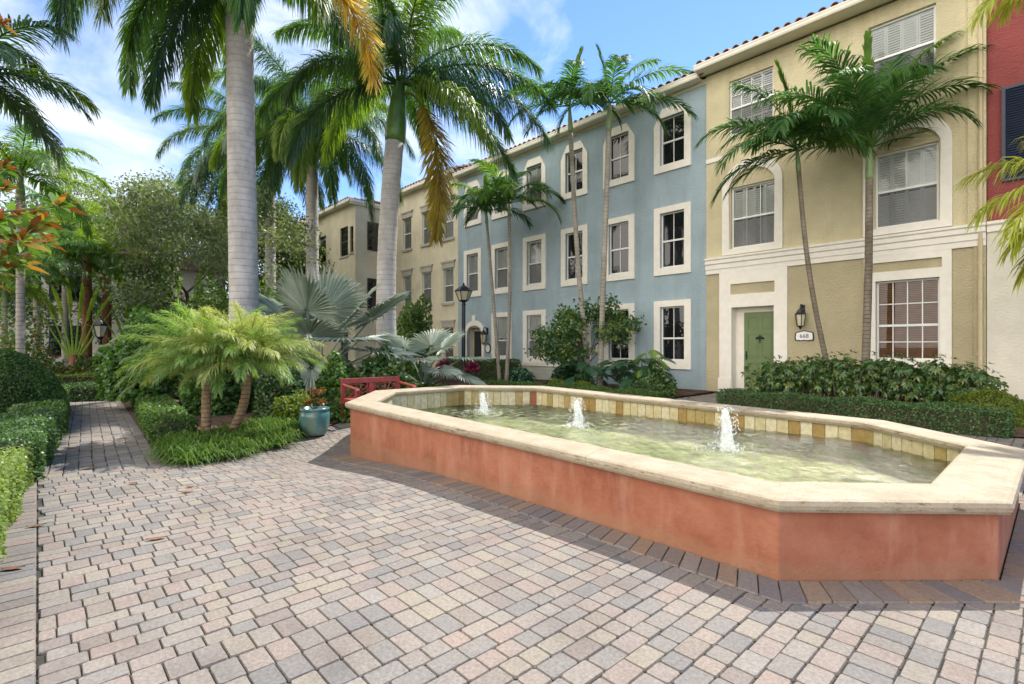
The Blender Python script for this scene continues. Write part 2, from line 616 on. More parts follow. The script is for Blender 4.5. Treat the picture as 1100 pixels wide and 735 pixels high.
M['hedge'] = leafmat('clipped_hedge_leaf', [(.05, .115, .025), (.08, .16, .03), (.12, .20, .045), (.06, .13, .028)], .28)
M['hedge_dark'] = leafmat('dark_hedge_leaf', [(.045, .105, .034), (.065, .135, .04), (.11, .185, .06)], .22, .42, .4)
M['hedge_lime'] = leafmat('pale_green_hedge_leaf', [(.16, .24, .05), (.24, .32, .09), (.11, .19, .035), (.34, .40, .16)], .32)
M['yellow_bush'] = leafmat('yellow_green_bush_leaf', [(.14, .19, .025), (.19, .24, .035), (.10, .155, .025)], .3)
M['shiny'] = leafmat('glossy_umbrella_leaf', [(.035, .10, .03), (.055, .135, .035), (.085, .18, .04), (.045, .12, .04), (.26, .25, .04)], .25, .28, .6)
M['mid'] = leafmat('mid_green_shrub_leaf', [(.07, .16, .03), (.10, .205, .035), (.055, .13, .035), (.15, .25, .05)], .3, .35)
M['oak'] = leafmat('oak_leaf', [(.09, .13, .065), (.13, .17, .085), (.19, .22, .125), (.10, .14, .08)], .4)
M['oak_dark'] = leafmat('dark_bluish_oak_leaf', [(.035, .075, .045), (.055, .10, .06), (.085, .135, .085), (.04, .085, .04)], .3)
M['far_green'] = leafmat('far_tree_leaf', [(.08, .15, .04), (.12, .20, .045), (.16, .24, .07), (.06, .12, .04)], .42)
M['monstera'] = leafmat('split_philodendron_leaf', [(.025, .085, .04), (.035, .11, .05), (.05, .13, .055)], .2, .3, .6)
M['monstera_young'] = leafmat('young_philodendron_leaf', [(.17, .30, .05), (.22, .34, .06)], .4)  # yellow-green variant for the young leaf cluster
M['strap'] = leafmat('liriope_leaf', [(.08, .16, .03), (.12, .21, .04), (.06, .125, .025), (.20, .27, .08)], .35, .6, .12)
M['ti'] = leafmat('ti_plant_leaf', [(.20, .02, .06), (.30, .035, .10), (.12, .02, .045)], .3, .35, tcol=(1.6, 1.0, 1.0))
M['croton'] = leafmat('croton_leaf', [(.30, .09, .02), (.12, .14, .02), (.22, .05, .03), (.34, .20, .03), (.05, .09, .02)], .3, .35, tcol=(1.5, 1.2, .8))
M['rust_leaf'] = leafmat('rust_backed_leaf', [(.24, .085, .022), (.32, .13, .025), (.14, .045, .015), (.46, .32, .06), (.19, .10, .03)], .3, .35, tcol=(1.5, 1.1, .7))
M['broad'] = leafmat('broad_green_leaf', [(.10, .20, .03), (.14, .25, .05), (.07, .15, .03)], .3, .28, .5)
M['trav'] = leafmat('traveller_palm_leaf', [(.24, .36, .05), (.32, .42, .08), (.18, .30, .05)], .45, .35)


def pot_mat():
    m, n, l, b, o = mat('blue_green_glaze')
    t = noise(n, l, 4.2, 6, .65, vscale=(1, 1, .5))
    r = ramp(n, [(.3, (.03, .115, .14)), (.5, (.07, .21, .21)), (.62, (.16, .23, .17)), (.75, (.24, .22, .14))])
    l.new(t.outputs[0], r.inputs[0])
    l.new(r.outputs[0], b.inputs['Base Color'])
    b.inputs['Roughness'].default_value = .22
    b.inputs['Coat Weight'].default_value = .4
    return m


M['pot'] = pot_mat()


# ------------------------------------------------------------------ mesh helpers
class MB:
    def __init__(s):
        s.V, s.F, s.n = [], [], 0

    def add(s, v, f):
        v = np.asarray(v, float).reshape(-1, 3)
        s.V.append(v)
        k = s.n
        for q in f:
            s.F.append([i + k for i in q])
        s.n += len(v)

    def addnp(s, v, f):                                # v (n,k,3), f pattern in one item
        nI, k = v.shape[0], v.shape[1]
        base = (np.arange(nI) * k + s.n)[:, None]
        s.V.append(v.reshape(-1, 3))
        s.n += nI * k
        for q in f:
            s.F.extend((base + np.array(q)[None, :]).tolist())

    def box(s, x0, x1, y0, y1, z0, z1):
        v = [(x, y, z) for z in (z0, z1) for y in (y0, y1) for x in (x0, x1)]
        s.add(v, [(0, 2, 3, 1), (4, 5, 7, 6), (0, 1, 5, 4), (2, 6, 7, 3), (0, 4, 6, 2), (1, 3, 7, 5)])

    def prism(s, poly, axis, a, b):                    # poly in the other two axes, extruded along axis
        n = len(poly)
        mk = {'x': lambda p, t: (t, p[0], p[1]), 'y': lambda p, t: (p[0], t, p[1]), 'z': lambda p, t: (p[0], p[1], t)}[axis]
        v = [mk(p, a) for p in poly] + [mk(p, b) for p in poly]
        s.add(v, [tuple(range(n))[::-1], tuple(range(n, 2 * n))] + [(i, (i + 1) % n, n + (i + 1) % n, n + i) for i in range(n)])

    def ring(s, outer, inner, axis, a, b):             # a plate between two outlines of the same number of points
        n = len(outer)
        mk = {'y': lambda p, t: (p[0], t, p[1]), 'z': lambda p, t: (p[0], p[1], t)}[axis]
        v = [mk(p, a) for p in outer] + [mk(p, a) for p in inner] + [mk(p, b) for p in outer] + [mk(p, b) for p in inner]
        f = []
        for i in range(n):
            j = (i + 1) % n
            f += [(i, j, n + j, n + i), (2 * n + i, 3 * n + i, 3 * n + j, 2 * n + j), (i, 2 * n + i, 2 * n + j, j), (n + i, n + j, 3 * n + j, 3 * n + i)]
        s.add(v, f)

    def tube(s, pts, rad, n=8, cap=True):
        pts = [Vector(p) for p in pts]
        m = len(pts)
        if not hasattr(rad, '__len__'):
            rad = [rad] * m
        V = []
        u = None
        for i, p in enumerate(pts):
            t = (pts[min(i + 1, m - 1)] - pts[max(i - 1, 0)]).normalized()
            if u is None:
                u = t.cross(Vector((0, 0, 1)))
                if u.length < .05:
                    u = t.cross(Vector((1, 0, 0)))
            u = (u - t * u.dot(t)).normalized()
            w = t.cross(u)
            for k in range(n):
                a = 2 * PI * k / n
                V.append(p + (u * math.cos(a) + w * math.sin(a)) * rad[i])
        F = [(i * n + k, i * n + (k + 1) % n, (i + 1) * n + (k + 1) % n, (i + 1) * n + k) for i in range(m - 1) for k in range(n)]
        if cap:
            F += [tuple(range(n))[::-1], tuple((m - 1) * n + k for k in range(n))]
        s.add([tuple(v) for v in V], F)

    def lathe(s, prof, c=(0, 0, 0), n=24, jit=0):
        V = []
        for r, z in prof:
            for k in range(n):
                a = 2 * PI * k / n
                rr = r * (1 + (random.uniform(-jit, jit) if jit else 0))
                V.append((c[0] + rr * math.cos(a), c[1] + rr * math.sin(a), c[2] + z))
        m = len(prof)
        F = [(i * n + k, i * n + (k + 1) % n, (i + 1) * n + (k + 1) % n, (i + 1) * n + k) for i in range(m - 1) for k in range(n)]
        F += [tuple(range(n))[::-1], tuple((m - 1) * n + k for k in range(n))]
        s.add(V, F)

    def build(s, name, m, parent=None, smooth=False, bev=0):
        me = bpy.data.meshes.new(name)
        V = np.concatenate(s.V) if s.V else np.zeros((0, 3))
        if parent is not None:
            off = np.zeros(3)
            p = parent
            while p is not None:
                off += np.array(p.location)
                p = p.parent
            V = V - off
        me.from_pydata(V.tolist(), [], s.F)
        me.materials.append(M[m] if isinstance(m, str) else m)
        if smooth:
            me.polygons.foreach_set('use_smooth', [True] * len(me.polygons))
        me.update()
        o = bpy.data.objects.new(name, me)
        S.collection.objects.link(o)
        if parent is not None:
            o.parent = parent
        if bev:
            k = o.modifiers.new('bevel', 'BEVEL')
            k.width = bev
            k.segments = 2
            k.limit_method = 'ANGLE'
        return o


def tag(o, label, cat, group=None):
    o['label'] = label
    o['category'] = cat
    if group:
        o['group'] = group
    return o


def thing(name, label, cat, loc=(0, 0, 0), group=None):
    o = bpy.data.objects.new(name, None)
    S.collection.objects.link(o)
    o.location = loc
    o.empty_display_size = .2
    return tag(o, label, cat, group)


def structure(o):
    o['kind'] = 'structure'
    return o


def norm(a):
    return a / np.maximum(1e-9, np.linalg.norm(a, axis=-1, keepdims=True))


def leaves(mb, C, D, N, L, Wd, droop=.25, shape=6):
    """pointed leaves: base C, direction D, face normal N, length L, half width Wd"""
    n = len(C)
    L = np.broadcast_to(np.asarray(L, float), (n,))[:, None]
    Wd = np.broadcast_to(np.asarray(Wd, float), (n,))[:, None]
    D = norm(D)
    Sd = norm(np.cross(D, N))
    N = np.cross(Sd, D)
    dn = np.array([0, 0, -1.0])
    if shape == 4:
        v = np.stack([C, C + D * L * .5 + Sd * Wd, C + D * L + dn * L * droop * .5, C + D * L * .5 - Sd * Wd], 1)
        mb.addnp(v, [(0, 1, 2, 3)])
    else:
        a = C + D * L * .33 + dn * L * droop * .08
        b = C + D * L * .68 + dn * L * droop * .3
        up = N * Wd * .3
        v = np.stack([C, a + Sd * Wd + up, a - Sd * Wd + up, b + Sd * Wd * .85 + up, b - Sd * Wd * .85 + up, C + D * L + dn * L * droop * .7], 1)
        mb.addnp(v, [(0, 1, 2), (1, 3, 4, 2), (3, 5, 4)])


def rand_dir(n, up=0.0):
    d = rng.normal(size=(n, 3))
    d = norm(d)
    d[:, 2] += up
    return norm(d)


def frond(mb, base, L, az, e0, droop, n=60, ll=.7, lw=.02, vee=25, plum=10, sag=.35, pet=.14, rr=.02, pw=1.3, tipA=28, baseA=68, lmin=.4, curl=0.0):
    """one feather leaf with its rachis"""
    T = 28
    t = np.linspace(0, 1, T)
    e = R(e0) - R(droop) * t ** pw
    a = R(az) + R(curl) * t
    tan = np.stack([np.cos(e) * np.cos(a), np.cos(e) * np.sin(a), np.sin(e)], 1)
    pos = np.zeros((T, 3))
    pos[1:] = np.cumsum((tan[1:] + tan[:-1]) * .5, 0) * (L / (T - 1))
    pos += np.array(base)
    mb.tube(pos[::3].tolist(), [rr * (1 - .85 * x) + .002 for x in t[::3]], 5)
    ti = np.concatenate([np.linspace(pet, .985, n)] * 2) + rng.uniform(-.4, .4, 2 * n) / n
    ti = np.clip(ti, 0, 1)
    sg = np.concatenate([np.ones(n), -np.ones(n)])
    P = np.stack([np.interp(ti, t, pos[:, k]) for k in range(3)], 1)
    TT = norm(np.stack([np.interp(ti, t, tan[:, k]) for k in range(3)], 1))
    ai = R(az) + R(curl) * ti
    SD = np.stack([-np.sin(ai), np.cos(ai), 0 * ai], 1)
    UP = np.cross(TT, SD)
    UP *= np.where(UP[:, 2:3] < 0, -1, 1) if abs(e0) < 89 else 1
    u = (ti - pet) / (1 - pet)
    prof = (lmin + (1 - lmin) * np.sin(PI * np.clip(u, 0, 1) ** .75)) * rng.uniform(.88, 1.1, 2 * n)
    A = R(baseA) + (R(tipA) - R(baseA)) * u + rng.normal(0, .07, 2 * n)
    ve = R(vee) + R(plum) * rng.uniform(-1, 1, 2 * n)
    d = TT * np.cos(A)[:, None] + (SD * (sg * np.cos(ve))[:, None] + UP * np.sin(ve)[:, None]) * np.sin(A)[:, None]
    wv = norm(np.cross(d, UP + SD * rng.normal(0, .25, 2 * n)[:, None]))
    l = (ll * prof)[:, None]
    sags = sag * rng.uniform(.6, 1.4, 2 * n)[:, None]
    pts = [P]
    for k in range(1, 4):
        dk = norm(d + np.array([0, 0, -1.0]) * sags * k * k * .45)
        pts.append(pts[-1] + dk * l / 3)
    ws = [.45, 1.0, .75, .06]
    rows = []
    for p, w in zip(pts, ws):
        rows += [p + wv * lw * w, p - wv * lw * w]
    mb.addnp(np.stack(rows, 1), [(0, 1, 3, 2), (2, 3, 5, 4), (4, 5, 7, 6)])


def make_palm(name, label, cat, loc, top, r0, r1, trunk_m, leaf_m, fronds, shaft=None, shaft_m='shaft', flare=1.25, group=None, bow=None, pnote=None, **kw):
    """trunk from loc up to top (world points), crownshaft, then one child mesh per frond"""
    root = thing(name, label, cat, loc, group)
    a, b = Vector(loc), Vector(top)
    N = 22
    pts, rad = [], []
    for i in range(N + 1):
        u = i / N
        p = a.lerp(b, u)
        if bow:
            p = p + Vector(bow) * math.sin(PI * u)
        pts.append(p)
        f = 1 + (flare - 1) * math.exp(-u * 14)
        rad.append((r0 + (r1 - r0) * u) * f * random.uniform(.985, 1.015))
    pts[0] = pts[0] - Vector((0, 0, .15))
    mb = MB()
    mb.tube(pts, rad, 18)
    mb.build('trunk', trunk_m, root, smooth=True)
    c = b
    if shaft:
        d = (pts[-1] - pts[-3]).normalized()
        mb = MB()
        q = [b - d * .03, b + d * shaft * .08, b + d * shaft * .3, b + d * shaft * .7, b + d * shaft]
        mb.tube(q, [r1 * 1.02, r1 * 1.15, r1 * 1.12, r1 * .8, r1 * .5], 14)
        mb.build('crownshaft', shaft_m, root, smooth=True)
        c = b + d * shaft * .96
    for f in fronds:
        f = dict(f)
        m = f.pop('m', leaf_m)
        nm = f.pop('name', 'frond')
        lb = f.pop('label', None)
        k = dict(kw)
        k.update(f)
        dz = k.pop('dz', 0)
        az = k.pop('az')
        rb = k.pop('off', r1 * .35)
        base = (c.x + math.cos(R(az)) * rb, c.y + math.sin(R(az)) * rb, c.z + dz)
        mb = MB()
        frond(mb, base, az=az, **k)
        o = mb.build(nm, m, root)
        if lb:
            o['label'] = lb
    return root


# ------------------------------------------------------------------ ground, beds, paving
def bed_edge(y):                                       # right-hand border of the planting bed on the far side of the court
    ys = [1.0, 1.9, 2.8, 3.3, 3.75, 4.3, 6.5, 7.6, 8.3, 8.6, 11.2, 11.4, 15.3]
    xs = [-7.25, -7.35, -8.0, -8.3, -8.75, -9.25, -9.35, -9.1, -8.5, -6.0, -6.0, -7.1, -7.1]
    return float(np.interp(y, ys, xs))


def path_y(x):                                         # centre line of the side path
    return .62 + (-x - 8) * .053


mb = MB()
xs = np.arange(-24, 6.01, .25)
ys = np.arange(-4, 20.01, .25)
X, Y = np.meshgrid(xs, ys, indexing='ij')
Z = zg(X, Y) - .014
nx, ny = len(xs), len(ys)
f = [(i * ny + j, (i + 1) * ny + j, (i + 1) * ny + j + 1, i * ny + j + 1) for i in range(nx - 1) for j in range(ny - 1)]
mb.add(np.stack([X, Y, Z], -1).reshape(-1, 3), f)
for a in ((-900, -24, -900, 900), (6, 900, -900, 900), (-24, 6, -900, -4), (-24, 6, 20, 900)):
    mb.add([(a[0], a[2], -.014), (a[1], a[2], -.014), (a[1], a[3], -.014), (a[0], a[3], -.014)], [(0, 1, 2, 3)])
structure(mb.build('ground', 'soil'))

mb = MB()
dy = .08
y = 1.15
while y < 15.2:
    for x0, x1 in ((bed_edge(y), None),):
        a0, a1 = bed_edge(y), bed_edge(y + dy)
        lo0 = -24.0
        n = 24
        P0 = [(lo0 + (a0 - lo0) * (i / n) ** .5, y) for i in range(n + 1)]
        P1 = [(lo0 + (a1 - lo0) * (i / n) ** .5, y + dy) for i in range(n + 1)]
        if y < 2.6:
            P0 = [(x, max(yy, path_y(x) + .5)) for x, yy in P0]
            P1 = [(x, max(yy, path_y(x) + .5)) for x, yy in P1]
        V = [(x, yy, float(zg(x, yy)) + .028 + random.uniform(-.008, .008)) for x, yy in P0 + P1]
        mb.add(V, [(i, i + 1, n + 2 + i, n + 1 + i) for i in range(n)])
    y += dy
structure(mb.build('garden_bed', 'mulch'))
mb = MB()
for x0, x1, y0, y1 in ((-5.05, 4, 10.9, 15.2), (-24, -3, -6, -.2)):
    V, F = [], []
    nx, ny = int((x1 - x0) / .12), int((y1 - y0) / .12)
    for i in range(nx + 1):
        for j in range(ny + 1):
            x, yy = x0 + (x1 - x0) * i / nx, y0 + (y1 - y0) * j / ny
            if y0 < 0:
                yy = y0 + (min(-.2, path_y(x) - .62 if x < -7 else -.2) - y0) * j / ny
            V.append((x, yy, .028 + random.uniform(-.01, .01)))
    F = [(i * (ny + 1) + j, (i + 1) * (ny + 1) + j, (i + 1) * (ny + 1) + j + 1, i * (ny + 1) + j + 1) for i in range(nx) for j in range(ny)]
    mb.add(V, F)
structure(mb.build('garden_bed', 'mulch'))

# fountain outline (outer edge of the coping), anticlockwise from the near right corner
FO = [(-1.12, 3.17), (-.20, 4.17), (-.20, 6.38), (-1.43, 7.42), (-6.95, 7.30), (-8.03, 6.05), (-8.03, 4.25), (-6.82, 3.17)]


def inset(poly, d):
    n = len(poly)
    out = []
    area = sum(poly[i][0] * poly[(i + 1) % n][1] - poly[(i + 1) % n][0] * poly[i][1] for i in range(n))
    sg = 1 if area > 0 else -1
    for i in range(n):
        p0, p1, p2 = Vector(poly[i - 1]), Vector(poly[i]), Vector(poly[(i + 1) % n])
        e1, e2 = (p1 - p0).normalized(), (p2 - p1).normalized()
        n1, n2 = Vector((-e1.y, e1.x)) * sg, Vector((-e2.y, e2.x)) * sg
        k = (n1 + n2)
        k = k / (1 + n1.dot(n2))
        out.append(tuple(p1 + k * d))
    return out


def inside(poly, x, y):
    c = False
    n = len(poly)
    for i in range(n):
        (x1, y1), (x2, y2) = poly[i], poly[i - 1]
        if (y1 > y) != (y2 > y) and x < (x2 - x1) * (y - y1) / (y2 - y1) + x1:
            c = not c
    return c


def rim_z(x):
    return .508 + (-x - 1.1) / 5.7 * .108


def brick(mb, corners, dz=0.0, gap=.0017, cut=.009, bev=.0042):
    """one tumbled paver from four ground corners: chamfered outline with a worn top edge"""
    c = [Vector(p) for p in corners]
    ctr = sum(c, Vector((0, 0))) / 4
    tilt = (random.uniform(-.004, .004), random.uniform(-.004, .004))
    h = random.uniform(-.0015, .0015)
    def outl(off, cu):
        o = []
        for i in range(4):
            e1 = (c[i - 1] - c[i]).normalized()
            e2 = (c[(i + 1) % 4] - c[i]).normalized()
            k = c[i] + (e1 + e2) * off
            o += [k + e1 * cu * random.uniform(.5, 1.4), k + e2 * cu * random.uniform(.5, 1.4)]
        return o
    lo, hi = outl(gap, cut), outl(gap + bev, cut * .9)
    V = []
    for p in lo:
        V.append((p.x, p.y, zg(p.x, p.y) - .011 + dz))
    for p in hi:
        V.append((p.x, p.y, zg(p.x, p.y) + dz + h + (p.x - ctr.x) * tilt[0] * 3 + (p.y - ctr.y) * tilt[1] * 3))
    F = [tuple(range(8, 16))] + [(i, (i + 1) % 8, 8 + (i + 1) % 8, 8 + i) for i in range(8)]
    mb.add(V, F)


U = .0575
mb = MB()
FB = inset(FO, -.19)
FI = inset(FO, .25)
x = -9.5
while x < 4.6:
    wide = random.random() < .27
    wu = 3 if wide else 2
    y = -.02 - random.random() * 3 * U
    while y < 11.0:
        lu = 2 if wide else random.choice((3, 3, 3, 2, 2))
        x0, x1, y0, y1 = x, x + wu * U, y, y + lu * U
        y = y1
        if y1 < .05:
            continue
        y0 = max(y0, 0)
        cx, cy = (x0 + x1) / 2, (y0 + y1) / 2
        if cx < bed_edge(cy) - .15 or (cy < 1.15 and cx < -7.3) or cy > 10.95:
            continue
        if inside(FB, cx, cy) and all(inside(FB, px, py) for px in (x0, x1) for py in (y0, y1)):
            continue
        jx = random.uniform(-.0035, .0035)
        brick(mb, [(x0 + jx, y0), (x1 + jx, y0), (x1 + jx, y1), (x0 + jx, y1)])
    x += wu * U
# door walk
y = 11.0
while y < 14.9:
    x = -7.0 + (.126 if int(y / .168) % 2 else 0)
    while x < -5.1:
        brick(mb, [(x, y), (x + .252, y), (x + .252, y + .168), (x, y + .168)])
        x += .252
    y += .168
structure(mb.build('plaza_paving', 'paver'))

# side path: running bond along its length
mb = MB()
dx = Vector((-1, .053)).normalized()
dn = Vector((dx.y, -dx.x))
o0 = Vector((-7.3, path_y(-7.3)))
for r in range(-4, 4):
    s = -(.11 if r % 2 else 0)
    while s < 9.6:
        ln = random.choice((.20, .23, .23, .26))
        a = o0 + dx * (s + .007) + dn * (r * .129 + random.uniform(-.005, .005))
        yaw = dn * random.uniform(-.006, .006)
        p = [a, a + dx * (ln - .014) + yaw, a + dx * (ln - .014) + dn * .129 + yaw, a + dn * .129]
        brick(mb, [tuple(q) for q in p][::-1], gap=.0018, bev=.007, dz=random.uniform(-.004, .004))
        s += ln
s = 0
while s < 9.6:                                         # soldier courses down both edges
    for k in (-3 * .172 - .2, 3 * .172):
        a = o0 + dx * s + dn * k
        p = [a, a + dx * .126, a + dx * .126 + dn * .2, a + dn * .2]
        brick(mb, [tuple(q) for q in p][::-1], dz=.002)
    s += .126
structure(mb.build('side_path', 'paver'))

mb = MB()
x = -7.35
while x < 1.5:                                         # border course along the left of the court
    brick(mb, [(x, -.26), (x + .118, -.26), (x + .118, -.003), (x, -.003)], dz=.001)
    x += .118
structure(mb.build('border_course', 'paver'))

mb = MB()                                              # soldier course round the fountain
FOW = inset(FO, .05)
B0, B1 = inset(FOW, -.005), inset(FOW, -.262)
for i in range(8):
    a0, a1 = Vector(B0[i]), Vector(B0[(i + 1) % 8])
    b0, b1 = Vector(B1[i]), Vector(B1[(i + 1) % 8])
    n = max(3, round((a1 - a0).length / .118))
    for k in range(n):
        u, v = k / n, (k + 1) / n
        brick(mb, [tuple(b0.lerp(b1, u)), tuple(b0.lerp(b1, v)), tuple(a0.lerp(a1, v)), tuple(a0.lerp(a1, u))], dz=.012)
structure(mb.build('fountain_border_course', 'border'))

# ------------------------------------------------------------------ fountain
ft = thing('fountain', 'long octagonal terracotta fountain with cream stone rim and three jets', 'fountain', (-4.1, 5.3, 0))
WI = inset(FO, .33)
mb = MB()
n = 8
V = []
for p in FOW:
    V.append((p[0], p[1], float(zg(*p)) - .1))
for p in FOW:
    V.append((p[0], p[1], rim_z(p[0]) - .075))
for p in WI:
    V.append((p[0], p[1], rim_z(p[0]) - .075))
for p in WI:
    V.append((p[0], p[1], -.05))
F = []
for k in range(2):
    F += [(k * 8 + i, k * 8 + (i + 1) % 8, (k + 1) * 8 + (i + 1) % 8, (k + 1) * 8 + i) for i in range(8)]
mb.add(V, F)
mb.build('basin_wall', 'terracotta', ft, bev=.012)
mb = MB()
mb.add(V[16:], [(i, (i + 1) % 8, 8 + (i + 1) % 8, 8 + i) for i in range(8)])
mb.build('basin_lining', 'basin', ft)
mb = MB()
mb.add([(p[0], p[1], .06) for p in inset(FO, .30)], [tuple(range(8))])
mb.build('basin_floor', 'basin', ft)


def coping():
    """rounded rim slabs with mitred corners and a few open joints"""
    prof = [(.0, -.078), (-.012, -.06), (-.018, -.035), (-.010, -.010), (.012, .0), (.18, .003), (.365, .0), (.385, -.012), (.39, -.04), (.375, -.075)]
    mb = MB()
    rings = [inset(FO, d) for d, _ in prof]
    m = len(prof)
    for i in range(8):
        j = (i + 1) % 8
        ln = (Vector(FO[i]) - Vector(FO[j])).length
        k = max(1, round(ln / 1.35))
        for s in range(k):
            u, v = s / k + (.0016 / ln if s else .0), (s + 1) / k - (.0016 / ln if s < k - 1 else 0)
            V = []
            for t in (u, v):
                for q in range(m):
                    a, b = rings[q][i], rings[q][j]
                    x, y = a[0] + (b[0] - a[0]) * t, a[1] + (b[1] - a[1]) * t
                    V.append((x, y, rim_z(x) + prof[q][1]))
            F = [(q, q + 1, m + q + 1, m + q) for q in range(m - 1)] + [(m - 1, 0, m, 2 * m - 1), tuple(range(m))[::-1], tuple(range(m, 2 * m))]
            mb.add(V, F)
    return mb


coping().build('coping', 'coping', ft)

mb = MB()                                              # waterline tiles on the inner faces
T0 = inset(FO, .332)
for i in range(8):
    a, b = Vector(T0[i]), Vector(T0[(i + 1) % 8])
    ln = (b - a).length
    n = max(2, round(ln / .138))
    e = (b - a) / ln
    nin = Vector((-e.y, e.x))
    for k in range(n):
        p, q = a.lerp(b, (k + .03) / n), a.lerp(b, (k + .97) / n)
        z1 = rim_z((p.x + q.x) / 2) - .082
        z0 = z1 - .26
        p2, q2 = p + nin * .014, q + nin * .014
        mb.add([(p.x, p.y, z0), (q.x, q.y, z0), (q.x, q.y, z1), (p.x, p.y, z1), (p2.x, p2.y, z0), (q2.x, q2.y, z0), (q2.x, q2.y, z1), (p2.x, p2.y, z1)],
               [(4, 5, 6, 7), (0, 1, 5, 4), (3, 7, 6, 2), (0, 4, 7, 3), (1, 2, 6, 5)])
mb.build('waterline_tile', 'tile', ft)

JETS = [(-2.40, 5.32), (-4.44, 5.34), (-6.46, 5.36)]
WZ = .285
OI = inset(FO, .325)


def span(x):
    ysx = []
    for i in range(8):
        (x1, y1), (x2, y2) = OI[i], OI[(i + 1) % 8]
        if abs(x2 - x1) > 1e-6 and min(x1, x2) - 1e-9 <= x <= max(x1, x2) + 1e-9:
            ysx.append(y1 + (y2 - y1) * (x - x1) / (x2 - x1))
    return (min(ysx), max(ysx))


mb = MB()
xa, xb = min(p[0] for p in OI) + .001, max(p[0] for p in OI) - .001
NX, NY = 420, 210
X = np.linspace(xa, xb, NX)
sp = np.array([span(x) for x in X])
Y = sp[:, :1] + (sp[:, 1:] - sp[:, :1]) * np.linspace(0, 1, NY)[None, :]
X = np.repeat(X[:, None], NY, 1)
Z = np.zeros_like(X)
for k in range(46):
    a = rng.uniform(0, 2 * PI)
    wl_ = .06 * (5.5 ** rng.uniform(0, 1))
    Z += .0085 * wl_ * np.sin((X * math.cos(a) + Y * math.sin(a)) * 2 * PI / wl_ + rng.uniform(0, 6.28) + .8 * np.sin(X * 1.7 + k) + .8 * np.sin(Y * 2.1 + 2 * k))
for jx, jy in JETS:
    r = np.hypot(X - jx, Y - jy)
    Z += .014 * np.exp(-r / .9) * np.sin(r * 2 * PI / .15) + .03 * np.exp(-(r / .13) ** 2)
V = np.stack([X, Y, Z + WZ], -1).reshape(-1, 3)
F = [(i * NY + j, (i + 1) * NY + j, (i + 1) * NY + j + 1, i * NY + j + 1) for i in range(NX - 1) for j in range(NY - 1)]
mb.add(V, F)
mb.build('water', 'water', ft, smooth=True)

for q, (jx, jy) in enumerate(JETS):
    h = (.47, .40, .36)[q]
    mb = MB()
    V, F = [], []
    n, m = 22, 26
    for i in range(m):
        u = i / (m - 1)
        r = .046 * (1 - u) ** .7 + .022 + .026 * math.exp(-u * 12)
        if u > .9:
            r *= max(.12, math.sqrt(max(0, 1 - ((u - .9) / .1) ** 2)))
        for k in range(n):
            a = 2 * PI * k / n
            rr = r * (1 + .22 * math.sin(3 * a + u * 9 + q) * (1 - u * .4) + random.uniform(-.18, .18))
            V.append((jx + rr * math.cos(a) + .012 * math.sin(u * 5), jy + rr * math.sin(a), WZ - .01 + u * h + random.uniform(-.008, .008)))
    F = [(i * n + k, i * n + (k + 1) % n, (i + 1) * n + (k + 1) % n, (i + 1) * n + k) for i in range(m - 1) for k in range(n)]
    F.append(tuple((m - 1) * n + k for k in range(n)))
    mb.add(V, F)
    jet = mb.build('water_jet', 'foam', ft, smooth=True)
    mb = MB()
    nd = 420
    C = []
    for k in range(nd):
        a = random.uniform(0, 2 * PI)
        if k < 220:
            u = random.random()
            r = (.075 * (1 - u) ** .5 + .04) * random.uniform(.8, 1.5)
            z = WZ + u * h * 1.03
        else:
            r = abs(random.gauss(.14, .12))
            z = WZ + random.uniform(0, .05) + max(0, .06 - r * .2)
        C.append((jx + r * math.cos(a), jy + r * math.sin(a), z, random.uniform(.0025, .0075)))
    for (x, y, z, r) in C:
        mb.add([(x + r, y, z), (x - r, y, z), (x, y + r, z), (x, y - r, z), (x, y, z + r * 1.5), (x, y, z - r * 1.5)],
               [(0, 2, 4), (2, 1, 4), (1, 3, 4), (3, 0, 4), (2, 0, 5), (1, 2, 5), (3, 1, 5), (0, 3, 5)])
    sp_ = mb.build('spray', 'foam', jet, smooth=True)
    sp_['kind'] = 'stuff'


# ------------------------------------------------------------------ houses
YF = 15.2


def wall(mb, x0, x1, z0, z1, y, holes, depth=.14, back=None):
    """front face at y with openings and their reveals"""
    xs = sorted({x0, x1} | {h[0] for h in holes} | {h[1] for h in holes})
    zs = sorted({z0, z1} | {h[2] for h in holes} | {h[3] for h in holes})
    for i in range(len(xs) - 1):
        for j in range(len(zs) - 1):
            cx, cz = (xs[i] + xs[i + 1]) / 2, (zs[j] + zs[j + 1]) / 2
            if any(h[0] < cx < h[1] and h[2] < cz < h[3] for h in holes):
                continue
            mb.add([(xs[i], y, zs[j]), (xs[i + 1], y, zs[j]), (xs[i + 1], y, zs[j + 1]), (xs[i], y, zs[j + 1])], [(0, 1, 2, 3)])
    for a, b, c, d in holes:
        k = y + depth
        mb.add([(a, y, c), (b, y, c), (b, y, d), (a, y, d), (a, k, c), (b, k, c), (b, k, d), (a, k, d)],
               [(0, 4, 5, 1), (1, 5, 6, 2), (2, 6, 7, 3), (3, 7, 4, 0)])


def body(mb, x0, x1, y0, y1, z0, z1):                  # sides and back of a house, open at the front
    mb.add([(x0, y0, z0), (x1, y0, z0), (x1, y1, z0), (x0, y1, z0), (x0, y0, z1), (x1, y0, z1), (x1, y1, z1), (x0, y1, z1)],
           [(1, 2, 6, 5), (2, 3, 7, 6), (3, 0, 4, 7), (4, 5, 6, 7)])


def rect(x0, x1, z0, z1):
    return [(x0, z0), (x1, z0), (x1, z1), (x0, z1)]


